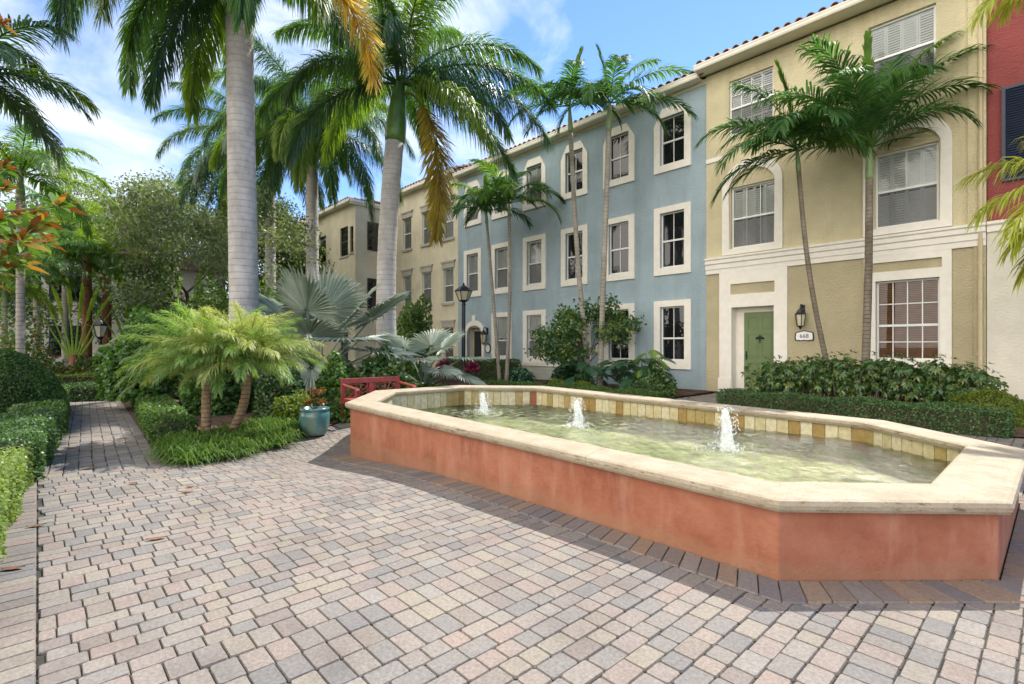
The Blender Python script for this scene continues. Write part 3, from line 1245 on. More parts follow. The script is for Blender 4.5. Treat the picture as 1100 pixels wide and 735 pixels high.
def window(house, x0, x1, z0, z1, y, cols=2, rows=1, mid=None, glaze='shutter', frame='frame', screen=True, lower_bars=True, fold=True, top_cols=None):
    """double-hung window set in its opening: frame mesh > panes, shutters or blinds, insect screen"""
    yf = y + .075
    mid = mid if mid else (z0 + z1) / 2
    mb = MB()
    t = .045
    mb.box(x0, x0 + t, yf, yf + .06, z0, z1)
    mb.box(x1 - t, x1, yf, yf + .06, z0, z1)
    mb.box(x0 + t, x1 - t, yf + .001, yf + .059, z0, z0 + t * 1.3)
    mb.box(x0 + t, x1 - t, yf + .001, yf + .059, z1 - t, z1)
    mb.box(x0 + t, x1 - t, yf - .012, yf + .05, mid - .028, mid + .028)
    wi = x1 - x0 - 2 * t
    for k in range(1, cols):
        xx = x0 + t + wi * k / cols
        mb.box(xx - .011, xx + .011, yf + .012, yf + .04, mid + .028, z1 - t)
        if lower_bars:
            mb.box(xx - .011, xx + .011, yf + .012, yf + .04, z0 + t * 1.3, mid - .028)
    for k in range(1, rows):
        za = mid + (z1 - t - mid) * k / rows
        mb.box(x0 + t, x1 - t, yf + .013, yf + .039, za - .011, za + .011)
        if lower_bars:
            zb = z0 + t + (mid - z0 - t) * k / rows
            mb.box(x0 + t, x1 - t, yf + .013, yf + .039, zb - .011, zb + .011)
    w = mb.build('window', frame, house)
    if glaze == 'dark':
        for a, b in ((mid + .02, z1 - t), (z0 + t, mid - .02)):
            mb = MB()
            ti = random.uniform(-.006, .006)
            mb.add([(x0 + t, yf + .028 + ti, a), (x1 - t, yf + .028 - ti, a), (x1 - t, yf + .028 - ti, b), (x0 + t, yf + .028 + ti, b)], [(0, 1, 2, 3)])
            mb.build('pane', 'dark_glass', w)
        return w
    mb = MB()
    for a, b in ((mid + .02, z1 - t), (z0 + t, mid - .02)):
        mb.add([(x0 + t, yf + .028, a), (x1 - t, yf + .028, a), (x1 - t, yf + .028, b), (x0 + t, yf + .028, b)], [(0, 1, 2, 3)])
    mb.build('pane', 'glass', w)
    mb = MB()
    ys = yf + .062
    if glaze == 'shutter':
        pn = 2 if x1 - x0 < 1.0 else 4
        for k in range(pn):
            a, b = x0 + .03 + (x1 - x0 - .06) * k / pn + .003, x0 + .03 + (x1 - x0 - .06) * (k + 1) / pn - .003
            st = .035
            mb.box(a, a + st, ys, ys + .028, z0 + .02, z1 - .02)
            mb.box(b - st, b, ys, ys + .028, z0 + .02, z1 - .02)
            for zz in (z0 + .02, mid - .035, z1 - .08):
                mb.box(a + st, b - st, ys + .001, ys + .027, zz, zz + .06)
            tl = R(random.uniform(56, 70))
            zz = z0 + .11
            while zz < z1 - .1:
                c, s_ = math.cos(tl) * .032, math.sin(tl) * .032
                if not (mid - .07 < zz < mid + .06):
                    p = [(ys + .014 - c, zz - s_), (ys + .014 + c, zz + s_), (ys + .014 + c - .004, zz + s_ + .008), (ys + .014 - c - .004, zz - s_ + .008)]
                    mb.prism(p, 'x', a + st, b - st)
                zz += .062
        mb.build('shutter', 'shutter', w)
    else:
        zz = z0 + .05
        while zz < z1 - .03:
            p = [(ys - .018, zz - .016), (ys + .018, zz + .016), (ys + .016, zz + .02), (ys - .02, zz - .012)]
            mb.prism(p, 'x', x0 + .03, x1 - .03)
            zz += .043
        mb.build('blind', 'blind', w)
    mb = MB()
    mb.box(x0 + .01, x1 - .01, ys + .06, ys + .07, z0, z1)
    mb.build('room_backing', 'black', w)
    if screen:
        mb = MB()
        mb.add([(x0 + t, yf + .008, z0 + t), (x1 - t, yf + .008, z0 + t), (x1 - t, yf + .008, mid - .03), (x0 + t, yf + .008, mid - .03)], [(0, 1, 2, 3)])
        mb.build('insect_screen', 'screen', w)
    return w


def arc(cx, cz, rx, rz, a0, a1, n):
    return [(cx + rx * math.cos(a0 + (a1 - a0) * k / n), cz + rz * math.sin(a0 + (a1 - a0) * k / n)) for k in range(n + 1)]


def roof(house, x0, x1, y_eave, z_eave, depth=4.2, pitch=21, sp=.275, ridge_end=None):
    mb = MB()
    tp = math.tan(R(pitch))
    x = x0 + sp / 2
    while x < x1:
        y = -.06
        while y < depth:
            V = []
            n = 6
            for (yy, rr, up) in ((y, .105, .028), (y + .43, .088, 0)):
                for k in range(n + 1):
                    a = PI * k / n
                    for q in (1.0, .8):
                        V.append((x + rr * q * math.cos(a), y_eave + yy, z_eave + yy * tp + rr * q * math.sin(a) + up + .02))
            m = 2 * (n + 1)
            F = []
            for k in range(n):
                F += [(2 * k, 2 * k + 2, m + 2 * k + 2, m + 2 * k), (2 * k, 2 * k + 1, 2 * k + 3, 2 * k + 2)]
            mb.add(V, F)
            y += .4
        x += sp
    mb.add([(x0, y_eave, z_eave), (x1, y_eave, z_eave), (x1, y_eave + depth, z_eave + depth * tp), (x0, y_eave + depth, z_eave + depth * tp)], [(0, 1, 2, 3)])
    mb.add([(x0, y_eave + depth, z_eave + depth * tp), (x1, y_eave + depth, z_eave + depth * tp), (x1, y_eave + 2 * depth + 2, z_eave - .5), (x0, y_eave + 2 * depth + 2, z_eave - .5)], [(0, 1, 2, 3)])
    if ridge_end is not None:
        y = 0
        while y < depth:
            pts = [(ridge_end, y_eave + y, z_eave + y * tp + .08), (ridge_end, y_eave + y + .42, z_eave + (y + .42) * tp + .10)]
            mb.tube(pts, [.15, .12], 10)
            y += .38
    return mb.build('roof', 'roof', house)


def gutter(house, x0, x1, y_front, z_top, soffit_y, m='gutter'):
    mb = MB()
    p = [(y_front + .03, z_top - .17), (y_front + .13, z_top - .17), (y_front + .13, z_top), (y_front, z_top), (y_front, z_top - .03), (y_front + .012, z_top - .07), (y_front + .012, z_top - .12)]
    mb.prism(p, 'x', x0, x1)
    g = mb.build('gutter', m, house, bev=.006)
    mb = MB()
    mb.box(x0, x1, y_front + .132, soffit_y, z_top - .16, z_top - .13)
    mb.box(x0, x1, y_front + .132, y_front + .155, z_top - .13, z_top + .02)
    mb.build('soffit', 'gutter', house)
    return g


def wall_lantern(house, x, z, y, big=1.0):
    mb = MB()
    s = big
    mb.box(x - .045 * s, x + .045 * s, y - .02, y, z + .10 * s, z + .30 * s)
    mb.tube([(x, y - .02, z + .24 * s), (x, y - .07 * s, z + .31 * s), (x, y - .14 * s, z + .30 * s), (x, y - .16 * s, z + .24 * s)], .012 * s, 6)
    c = (x, y - .16 * s, z)
    mb.lathe([(.015 * s, .25 * s), (.02 * s, .22 * s), (.03 * s, .20 * s), (.06 * s, .185 * s), (.075 * s, .14 * s), (.115 * s, .10 * s), (.11 * s, .085 * s)], c, 6)
    mb.lathe([(.065 * s, -.17 * s), (.075 * s, -.155 * s), (.03 * s, -.19 * s), (.012 * s, -.23 * s)], c, 6)
    for k in range(6):
        a = 2 * PI * k / 6
        mb.tube([(c[0] + .102 * s * math.cos(a), c[1] + .102 * s * math.sin(a), c[2] + .09 * s), (c[0] + .07 * s * math.cos(a), c[1] + .07 * s * math.sin(a), c[2] - .155 * s)], .007 * s, 4)
    o = mb.build('wall_lantern', 'black', house)
    mb = MB()
    mb.lathe([(.092 * s, .085 * s), (.062 * s, -.15 * s)], c, 6)
    mb.build('lamp_glass', 'amber', o)
    return o


# ---- yellow house
yh = thing('yellow_house', 'three storey yellow stucco house with green door and white cornice', 'house', (-4.3, 15.15, 0))
yy = 15.15
X0, X1 = -7.46, -1.10
mb = MB()
wall(mb, X0, X1, 0, 3.6, yy, [(-6.69, -5.44, .0, 2.58), (-3.1, -1.88, 1.06, 2.99)], .16)
mb.build('lower_wall', 'wall_ochre', yh)
w3 = [(-6.75, -5.50, 7.67, 9.30), (-3.26, -1.95, 7.67, 9.32)]
w2 = [(-6.69, -5.45, 4.29, 6.11), (-3.12, -1.90, 4.28, 6.12)]
mb = MB()
wall(mb, X0, X1, 4.1, 9.72, yy, w3 + w2, .14)
body(mb, X0, X1, yy, 24, 0, 9.75)
mb.add([(X0, yy, 3.6), (X1, yy, 3.6), (X1, yy, 4.1), (X0, yy, 4.1)], [(0, 1, 2, 3)])
mb.build('upper_wall', 'wall_yellow', yh)
mb = MB()                                              # cornice between the storeys
p = [(yy, 3.6), (yy - .05, 3.6), (yy - .05, 3.74), (yy - .075, 3.74), (yy - .075, 3.87), (yy - .11, 3.90), (yy - .11, 4.0), (yy - .14, 4.03), (yy - .14, 4.085), (yy, 4.10)]
mb.prism(p, 'x', X0 + .002, X1 - .002)
mb.build('cornice', 'trim', yh)
mb = MB()
mb.box(X0 + .002, -6.95, yy - .03, yy + .01, 7.02, 7.15)
mb.box(-5.25, -3.4, yy - .03, yy + .01, 7.02, 7.15)
mb.build('string_course', 'trim', yh)
mb = MB()
wall(mb, -7.03, -5.12, 0, 3.598, yy - .05, [(-6.69, -5.44, 0, 2.58), (-6.69, -5.45, 2.93, 3.24)], .05)
mb.box(-7.03, -6.99, yy - .049, yy, 0, 3.597)
mb.box(-5.16, -5.12, yy - .049, yy, 0, 3.597)
mb.box(-7.06, -6.69, yy - .08, yy - .05, 0, .45)
mb.box(-5.44, -5.10, yy - .08, yy - .05, 0, .45)
mb.box(-6.69, -6.66, yy - .049, yy + .42, .13, 2.58)
mb.box(-5.47, -5.44, yy - .049, yy + .42, .13, 2.58)
mb.box(-6.66, -5.47, yy - .049, yy + .42, 2.55, 2.58)
mb.build('door_surround', 'trim', yh)
mb = MB()
wall(mb, -3.34, -1.67, .84, 3.598, yy - .05, [(-3.10, -1.88, 1.06, 2.99), (-3.18, -1.84, 3.21, 3.44)], .05)
mb.box(-3.34, -3.30, yy - .049, yy, .84, 3.597)
mb.box(-1.71, -1.67, yy - .049, yy, .84, 3.597)
mb.box(-3.34, -1.67, yy - .07, yy - .05, .86, .98)
mb.build('window_surround', 'trim', yh)
for (a, b, zs, c) in ((-6.94, -5.24, 6.05, -6.07), (-3.36, -1.66, 6.05, -2.51)):
    mb = MB()
    hw = (b - a) / 2
    cx = (a + b) / 2
    N = 18
    outer = [(a, 4.12)] + arc(cx, zs + .06, hw, .74, PI, 0, N) + [(b, 4.12)]
    inner = [(a + .22, 4.28)] + arc(cx, zs, hw - .20, .52, PI, 0, N) + [(b - .22, 4.28)]
    mb.ring(outer, inner, 'y', yy - .06, yy + .005)
    kz = zs + .06 + .74
    mb.build('arched_surround', 'trim', yh)
# door
mb = MB()
mb.box(-6.66, -5.47, yy + .30, yy + .36, .14, 2.55)
mb.build('door_frame', 'trim', yh)
mb = MB()
DX0, DX1, DZ0, DZ1, DY = -6.42, -5.50, .16, 2.40, yy + .27
mb.box(DX0, DX1, DY, DY + .04, DZ0, DZ1)
w_ = (DX1 - DX0)
for c0, c1 in ((.11, .46), (.54, .89)):
    for r0, r1 in ((.06, .34), (.40, .72), (.78, .94)):
        x0, x1 = DX0 + w_ * c0, DX0 + w_ * c1
        z0, z1 = DZ0 + (DZ1 - DZ0) * r0, DZ0 + (DZ1 - DZ0) * r1
        mb.ring(rect(x0, x1, z0, z1), rect(x0 + .03, x1 - .03, z0 + .03, z1 - .03), 'y', DY - .012, DY + .002)
        mb.box(x0 + .055, x1 - .055, DY - .010, DY + .002, z0 + .055, z1 - .055)
dr = mb.build('door', 'door', yh, bev=.004)
mb = MB()
mb.lathe([(.012, 0), (.03, .01), (.03, .04), (.01, .05)], (DX0 + .07, DY - .03, 1.1), 10)
mb.box(DX0 + .05, DX0 + .09, DY - .012, DY, 1.0, 1.25)
mb.build('door_handle', 'black', dr)
mb = MB()                                              # small dark ornamental knocker
cx, cz = (DX0 + DX1) / 2, 1.62
for (dx_, dz_, r) in ((-.09, .01, .035), (.09, .01, .035), (-.045, .03, .04), (.045, .03, .04), (0, .035, .05), (0, -.05, .03), (0, -.11, .02), (0, .09, .025)):
    mb.lathe([(.001, -r), (r * .8, -r * .5), (r, 0), (r * .8, r * .5), (.001, r)], (cx + dx_, DY - .02, cz + dz_), 8)
mb.build('door_knocker', 'black', dr)
mb = MB()
mb.box(-6.68, -5.45, yy - .25, yy + .40, .0, .135)
mb.build('door_step', 'border', yh, bev=.01)
for k, (a, b, c, d) in enumerate(w3):
    window(yh, a, b, c, d, yy, cols=(4 if k == 0 else 1), rows=(2 if k == 0 else 1), mid=8.48, lower_bars=(k == 0))
for k, (a, b, c, d) in enumerate(w2):
    window(yh, a, b, c, d, yy, cols=(3 if k == 0 else 2), rows=1, mid=5.18, lower_bars=(k == 0))
window(yh, -3.1, -1.88, 1.06, 2.99, yy, cols=4, rows=2, mid=1.90, glaze='blind', screen=False)
wall_lantern(yh, -4.74, 2.14, yy, 1.25)
mb = MB()
pl = [(-.22, -.13), (-.17, -.115), (-.12, -.135), (0, -.12), (.12, -.135), (.17, -.115), (.22, -.13), (.24, -.05), (.225, .10), (.12, .13), (0, .16), (-.12, .13), (-.225, .10), (-.24, -.05)]
mb.prism([(-4.70 + a, 1.67 + b) for a, b in pl], 'y', yy - .025, yy)
plq = mb.build('number_plaque', 'black', yh)
mb = MB()
mb.prism([(-4.70 + a * .86, 1.672 + b * .82) for a, b in pl], 'y', yy - .031, yy - .02)
mb.build('plaque_face', 'white', plq)
fc = bpy.data.curves.new('house_number', 'FONT')
fc.body = '668'
fc.size = .15
fc.align_x = 'CENTER'
fc.extrude = .002
fo = bpy.data.objects.new('house_number', fc)
S.collection.objects.link(fo)
fo.parent = plq
fo.location = (-4.70 + 4.3, 0 - .034, 1.625)
fo.rotation_euler = (R(90), 0, 0)
fc.materials.append(M['black'])
bpy.context.view_layer.update()
fm = bpy.data.meshes.new_from_object(fo.evaluated_get(bpy.context.evaluated_depsgraph_get()))
fn = bpy.data.objects.new('number', fm)
S.collection.objects.link(fn)
fn.parent = plq
fn.location = fo.location
fn.rotation_euler = fo.rotation_euler
bpy.data.objects.remove(fo)
gutter(yh, X0 - .14, X1 + .02, yy - .56, 9.92, yy)
roof(yh, X0 - .1, X1, yy - .49, 9.89)
mb = MB()
mb.tube([(X1 - .09, yy - .06, 9.7), (X1 - .09, yy - .06, .35), (X1 - .09, yy - .2, .2)], .042, 8)
for z in (1.2, 3.2, 5.2, 7.4):
    mb.box(X1 - .15, X1 - .03, yy - .07, yy, z, z + .04)
mb.build('downpipe', 'pipe', yh, smooth=False)
mb = MB()
mb.box(X1 - .30, X1 - .002, yy - .035, yy, 4.1, 9.70)
mb.build('corner_pilaster', 'wall_yellow', yh)
mb = MB()
mb.box(X1 - .20, X1 - .002, yy - .035, yy, 0, 3.6)
mb.build('corner_base', 'wall_ochre', yh)

# ---- blue house
bh = thing('blue_house', 'three storey blue stucco house with white framed windows in rows', 'house', (-13.8, 15.2, 0))
X0, X1 = -20.25, -7.47
cols_ = [-8.635, -10.73, -12.79, -14.95, -17.0, -19.07]
holes = []
wins = []
for i, c in enumerate(cols_):
    for fl, (a, b) in enumerate(((.92, 2.70), (3.98, 5.80), (7.38, 8.95))):
        if fl == 0 and i in (2, 5):
            continue
        h = (c - .435, c + .435, a, b)
        holes.append(h)
        wins.append((i, fl, h))
dholes = [(-13.35, -12.25, 0, 2.35), (-19.50, -18.36, 0, 2.28)]
mb = MB()
wall(mb, X0, X1, .65, 9.53, YF, holes + [(a, b, .65, d) for a, b, c, d in dholes], .16)
wall(mb, -12.0, X1, 0, .65, YF, [], .16)
body(mb, X0, X1, YF, 24, 0, 9.7)
mb.build('wall', 'wall_blue', bh)
mb = MB()
wall(mb, X0, -12.002, 0, .62, YF + .02, [(a, b, 0, .62) for a, b, c, d in dholes], .2)
mb.build('base_wall', 'wall_grey', bh)
mb = MB()
for a, b in ((X0, -19.72), (-18.14, -13.62)):
    mb.box(a, b, YF - .03, YF + .03, .58, .68)
mb.box(-13.62, -13.36, YF - .035, YF + .03, 0, 2.62)
mb.box(-12.24, -11.98, YF - .035, YF + .03, 0, 2.62)
mb.box(-13.36, -12.24, YF - .034, YF + .03, 2.36, 2.62)
mb.build('base_band', 'trim', bh)
mb = MB()
wall(mb, X0, X1, 9.53, 9.70, YF - .03, [], .1)
mb.add([(X0, YF, 9.53), (X1, YF, 9.53), (X1, YF - .03, 9.53), (X0, YF - .03, 9.53)], [(0, 1, 2, 3)])
mb.build('frieze', 'wall_cream', bh)
for i, fl, (a, b, c, d) in wins:
    dark = i < 3
    w = window(bh, a, b, c, d, YF - .005, cols=2 if dark else 1, glaze='dark' if dark else 'shutter', mid=(c + d) / 2 - (.02 if fl else .15), screen=not dark)
    mb = MB()
    e = .225
    zb = c - .23 if fl else .66
    if fl == 2:
        outer = [(a - e, zb), (b + e, zb), (b + e, 8.72), (b - .08, 9.24), (a + .08, 9.24), (a - e, 8.72)]
        inner = [(a, c), (b, c), (b, d - .02), (b - .01, d), (a + .01, d), (a, d - .02)]
    else:
        outer = rect(a - e, b + e, zb, d + .2)
        inner = rect(a, b, c, d)
    mb.ring(outer, inner, 'y', YF - .055, YF + .015)
    mb.build('window_surround', 'trim', w)
for (a, b, c, d), arched in zip(dholes, (False, True)):
    mb = MB()
    mb.add([(a, YF + .155, 0), (a, YF + .40, 0), (a, YF + .40, d), (a, YF + .155, d)], [(0, 1, 2, 3)])
    mb.add([(b, YF + .155, 0), (b, YF + .40, 0), (b, YF + .40, d), (b, YF + .155, d)], [(0, 1, 2, 3)])
    mb.add([(a, YF + .155, d), (b, YF + .155, d), (b, YF + .40, d), (a, YF + .40, d)], [(0, 1, 2, 3)])
    mb.add([(a, YF + .40, 0), (b, YF + .40, 0), (b, YF + .40, d), (a, YF + .40, d)], [(0, 1, 2, 3)])
    nk = mb.build('door_recess', 'wall_cream', bh)
    mb = MB()
    mb.box(a + .12, b - .08, YF + .33, YF + .39, .1, 2.12)
    for zz in (.3, 1.2):
        for q in (.2, .6):
            xa = a + .12 + (b - a - .2) * q
            mb.box(xa, xa + .24, YF + .322, YF + .33, zz, zz + .7)
    mb.build('door', 'door_dark', nk)
    if arched:
        mb = MB()
        hw = (b - a) / 2
        cx = (a + b) / 2
        outer = [(a - .17, 0)] + arc(cx, 2.02, hw + .17, .60, PI, 0, 14) + [(b + .17, 0)]
        inner = [(a, 0)] + arc(cx, 1.98, hw, .40, PI, 0, 14) + [(b, 0)]
        n = len(outer)
        mb.ring(outer, inner, 'y', YF - .06, YF + .02)
        mb.prism([(cx - .09, 2.36), (cx + .09, 2.36), (cx + .12, 2.86), (cx - .12, 2.86)], 'y', YF - .09, YF - .02)
        mb.build('arched_surround', 'trim', nk)
for x in (-17.95, -11.62):
    mb = MB()
    mb.prism(arc(x, 1.30, .20, .23, 0, 2 * PI * 23 / 24, 23), 'y', YF - .025, YF)
    q = mb.build('number_plaque', 'black', bh)
    mb = MB()
    mb.prism(arc(x, 1.30, .15, .18, 0, 2 * PI * 23 / 24, 23), 'y', YF - .034, YF - .02)
    mb.build('plaque_face', 'white', q)
wall_lantern(bh, -18.0, 1.80, YF, 1.5)
gutter(bh, X0, X1 - .1, YF - .42, 9.80, YF - .03)
roof(bh, X0, X1 - .02, YF - .35, 9.77, ridge_end=X1 - .05)

# ---- red house on the right
rh = thing('red_house', 'red stucco house with pale ground floor and navy louvred shutter', 'house', (2.2, 15.25, 0))
X0, X1 = -1.09, 5.5
mb = MB()
wall(mb, X0, X1, 4.1, 10.4, 15.22, [], .1)
body(mb, X0 + .002, X1, 15.22, 24, 0, 10.4)
mb.build('upper_wall', 'wall_red', rh)
mb = MB()
wall(mb, X0, X1, 0, 4.1, 15.14, [], .1)
mb.add([(X0, 15.14, 4.1), (X1, 15.14, 4.1), (X1, 15.22, 4.1), (X0, 15.22, 4.1)], [(0, 1, 2, 3)])
mb.build('lower_wall', 'wall_pale', rh)
mb = MB()
mb.prism([(15.14, 3.86), (15.10, 3.88), (15.10, 4.0), (15.06, 4.04), (15.06, 4.10), (15.14, 4.105)], 'x', X0, X1)
mb.build('cornice', 'trim', rh)
mb = MB()
a, b, c, d = -.86, .05, 4.93, 6.95
mb.ring(rect(a, b, c, d), rect(a + .06, b - .06, c + .06, d - .06), 'y', 15.16, 15.22)
zz = c + .08
while zz < d - .08:
    mb.prism([(15.17, zz), (15.205, zz + .045), (15.21, zz + .04), (15.175, zz - .006)], 'x', a + .06, b - .06)
    zz += .052
mb.box(a + .06, b - .06, 15.208, 15.216, c + .06, d - .06)
mb.build('louvred_shutter', 'navy', rh)
gutter(rh, X0, X1, 14.75, 10.5, 15.22)
roof(rh, X0 + .1, X1, 14.8, 10.47)

# ---- cream houses on the left
ch = thing('cream_house', 'cream stucco house with narrow windows under grey stone lintels', 'house', (-23.3, 15.3, 0))
X0, X1 = -26.3, -20.27
yc = 15.22
hs = []
for c in (-21.08, -23.05, -25.0):
    for a, b in ((.55, 2.35), (3.6, 5.35), (6.85, 8.6)):
        hs.append((c - .42, c + .42, a, b))
mb = MB()
wall(mb, X0, X1, 0, 9.95, yc, hs, .14)
body(mb, X0, X1, yc, 24, 0, 9.95)
mb.build('wall', 'wall_cream', ch)
for (a, b, c, d) in hs:
    lit = c < 1
    w = window(ch, a, b, c, d, yc, cols=1, glaze='blind' if lit else 'shutter', screen=True, mid=(c + d) / 2)
    mb = MB()
    mb.box(a - .1, b + .1, yc - .05, yc, d, d + .27)
    mb.prism([(a - .14, d + .27), (b + .14, d + .27), (b + .2, d + .36), (a - .2, d + .36)], 'y', yc - .08, yc)
    mb.build('lintel', 'trim_grey', w)
    mb = MB()
    mb.box(a - .1, b + .1, yc - .07, yc, c - .12, c)
    mb.build('sill', 'trim_grey', w)
gutter(ch, X0, X1, yc - .42, 10.1, yc)
roof(ch, X0, X1, yc - .36, 10.08)

ph = thing('projecting_house', 'cream stucco house projecting forward beyond the palm trunks with dark windows', 'house', (-30, 12.8, 0))
xp, yp = -26.3, 12.75
mb = MB()
hs = [(-28.2, -27.2, 3.5, 5.1), (-28.2, -27.2, 6.5, 8.15), (-26.95, -26.55, 6.6, 8.05), (-31.4, -30.2, 6.5, 8.1), (-31.4, -30.2, 3.5, 5.1), (-28.2, -27.2, .6, 2.2)]
wall(mb, -40, xp, 0, 9.3, yp, hs, .14)
body(mb, -40, xp, yp, 24, 0, 9.3)
mb.build('wall', 'wall_cream', ph)
for (a, b, c, d) in hs:
    w = window(ph, a, b, c, d, yp, cols=2 if b - a > .5 else 1, rows=2, glaze='dark', frame='frame_dark')
    mb = MB()
    mb.box(a - .08, b + .08, yp - .05, yp, c - .1, c)
    mb.build('sill', 'trim_grey', w)
for (z0, z1) in ((3.4, 5.2), (6.75, 8.35)):            # side windows of the projecting wing
    mb = MB()
    y0, y1 = 13.45, 14.5
    mb.box(xp + .001, xp + .03, y0, y1, z0, z0 + .06)
    mb.box(xp + .001, xp + .03, y0, y1, z1 - .06, z1)
    mb.box(xp + .001, xp + .03, y0, y0 + .06, z0 + .06, z1 - .06)
    mb.box(xp + .001, xp + .03, y1 - .06, y1, z0 + .06, z1 - .06)
    mb.box(xp + .001, xp + .028, y0 + .06, y1 - .06, (z0 + z1) / 2 - .03, (z0 + z1) / 2 + .03)
    mb.box(xp + .001, xp + .026, (y0 + y1) / 2 - .02, (y0 + y1) / 2 + .02, z0 + .06, z1 - .06)
    w = mb.build('window', 'frame_dark', ph)
    mb = MB()
    mb.box(xp + .001, xp + .012, y0 + .06, y1 - .06, z0 + .06, z1 - .06)
    mb.build('pane', 'dark_glass', w)
gutter(ph, -40, xp + .04, yp - .42, 9.45, yp)
roof(ph, -40, xp + .10, yp - .36, 9.40, depth=10.5, pitch=3.5)
mb = MB()
mb.box(xp + .002, xp + .12, yp - .30, 23.9, 9.16, 9.36)
mb.box(xp + .12, xp + .18, yp - .34, 23.9, 9.26, 9.40)
mb.build('side_cornice', 'gutter', ph)

eh = thing('end_house', 'pale house with dark windows far behind the trees at the path end', 'house', (-34, 0, 0))
mb = MB()
mb.box(-42, -33, -14, 8, 0, 5.6)
mb.build('wall', 'wall_pale', eh)
for yq in (-8, -5, -2, 1, 4):
    for z0 in (.9, 3.6):
        mb = MB()
        mb.box(-33, -32.95, yq - .6, yq - .54, z0, z0 + 1.5)
        mb.box(-33, -32.95, yq + .54, yq + .6, z0, z0 + 1.5)
        mb.box(-33, -32.95, yq - .54, yq + .54, z0, z0 + .06)
        mb.box(-33, -32.95, yq - .54, yq + .54, z0 + 1.44, z0 + 1.5)
        mb.box(-33, -32.96, yq - .54, yq + .54, z0 + .72, z0 + .78)
        w = mb.build('window', 'frame_dark', eh)
        mb = MB()
        mb.box(-33, -32.98, yq - .54, yq + .54, z0 + .06, z0 + 1.44)
        mb.build('pane', 'dark_glass', w)
mb = MB()
mb.box(-42.3, -32.6, -14.3, 8.3, 5.6, 5.8)
mb.prism([(-14.3, 5.8), (8.3, 5.8), (5, 6.6), (-11, 6.6)], 'x', -42.3, -32.6)
mb.build('roof', 'roof', eh)

# ------------------------------------------------------------------ palms


def fan_fronds(spec, **common):
    out = []
    for th, e0, dr, L in spec:
        d = dict(az=AZR + th, e0=e0, droop=dr, L=L)
        d.update(common)
        out.append(d)
    return out


def jit(fr, a=8):
    for d in fr:
        d['az'] += random.uniform(-a, a)
        d['L'] *= random.uniform(.93, 1.07)
    return fr


ROY = dict(n=330, ll=.95, lw=.0145, vee=8, plum=62, sag=.55, pet=.1, rr=.035, pw=1.25, tipA=30, baseA=66, lmin=.45)


def royal(label, base, top, r0, r1, shaft, spec, extra=(), bow=None, name='royal_palm'):
    fr = []
    for k, (th, e0, dr, L) in enumerate(spec):
        fr.append(dict(az=AZR + th, e0=e0, droop=dr, L=L * 1.15, m=('royal_leaf', 'royal_leaf_blue', 'royal_leaf', 'royal_leaf_lime')[k % 4]))
    fr += list(extra)
    return make_palm(name, label, 'palm tree', base, top, r0, r1, 'royal', 'royal_leaf', fr, shaft=shaft, group='royal palms over the court', bow=bow, **ROY)


b = at(264, 440, 11.3)
b = (b[0], b[1], .0)
t = at(257, 22, 11.3)
gold = dict(az=AZR + 358, e0=10, droop=98, L=4.6, m='gold_leaf', name='dying_frond', label='golden dying frond hanging down', pw=.8, ll=.85, lw=.026, plum=85, n=300, sag=.12, tipA=32, baseA=44)
royal('royal palm with thick grey trunk behind the pygmy date palms, golden frond hanging from it', b, t, .30, .275, 1.5,
      [(182, 28, 120, 4.1), (205, 5, 105, 4.0), (160, 12, 105, 4.2), (240, -15, 75, 3.4), (215, -32, 55, 3.0), (178, -38, 48, 3.3), (300, -20, 70, 3.2),
       (330, 0, 90, 3.2), (20, 35, 120, 3.8), (60, 30, 110, 3.8), (120, 25, 115, 3.8), (95, 60, 80, 3.6), (230, 65, 80, 3.4), (350, 62, 80, 3.4), (270, 20, 110, 3.0), (140, -10, 80, 3.6)],
      extra=[gold])
b = at(417, 425, 14.7)
t = at(424, 152, 14.7)
olive = dict(az=AZR + 322, e0=15, droop=116, L=5.0, m='olive_leaf', name='dying_frond', label='olive yellow dying frond hanging along the trunk', pw=.34, ll=.85, lw=.020, plum=85, n=300, sag=.12, dz=-.3, tipA=32, baseA=48, pet=.22)
royal('royal palm with a bright green crownshaft and an olive yellow frond hanging beside the trunk', (b[0], b[1], 0), t, .29, .26, 1.75,
      [(2, 30, 88, 4.3), (350, 6, 72, 4.4), (15, 55, 95, 4.2), (330, -12, 60, 3.6), (5, -16, 50, 3.7), (40, 35, 95, 4.0), (90, 40, 95, 4.0), (140, 25, 95, 4.0), (180, 30, 100, 4.0),
       (190, -5, 80, 3.6), (170, 62, 80, 4.0), (300, 65, 75, 3.6), (60, 72, 55, 3.6), (275, 42, 110, 2.9), (225, 15, 95, 3.4), (250, 72, 60, 3.6), (345, 78, 60, 4.2)],
      extra=[olive], bow=(-.10, -.10, 0))
b = at(336, 415, 20.5)
t = at(335, 178, 20.5)
royal('royal palm with hanging fronds standing farther back between the two nearer royal palms', (b[0], b[1], 0), t, .26, .23, 1.6,
      [(0, 30, 105, 4.2), (20, 0, 85, 4.2), (340, -20, 65, 3.8), (180, 25, 105, 4.2), (200, -10, 75, 4.0), (165, -30, 55, 3.6), (220, 20, 100, 4.0), (270, 0, 85, 3.4), (300, 35, 110, 4.0),
       (250, 40, 110, 3.8), (90, 40, 100, 4), (40, 60, 85, 4), (140, 62, 85, 4), (10, -35, 50, 3.8), (190, -38, 48, 3.8), (280, -30, 55, 3.4), (330, 15, 95, 4.0), (240, 10, 90, 3.8), (345, 50, 95, 4.2), (205, 55, 95, 4.2), (310, -35, 50, 3.6), (230, 70, 70, 4), (0, 75, 60, 4)])
b = at(291, 415, 24.5)
t = at(290, 195, 24.5)
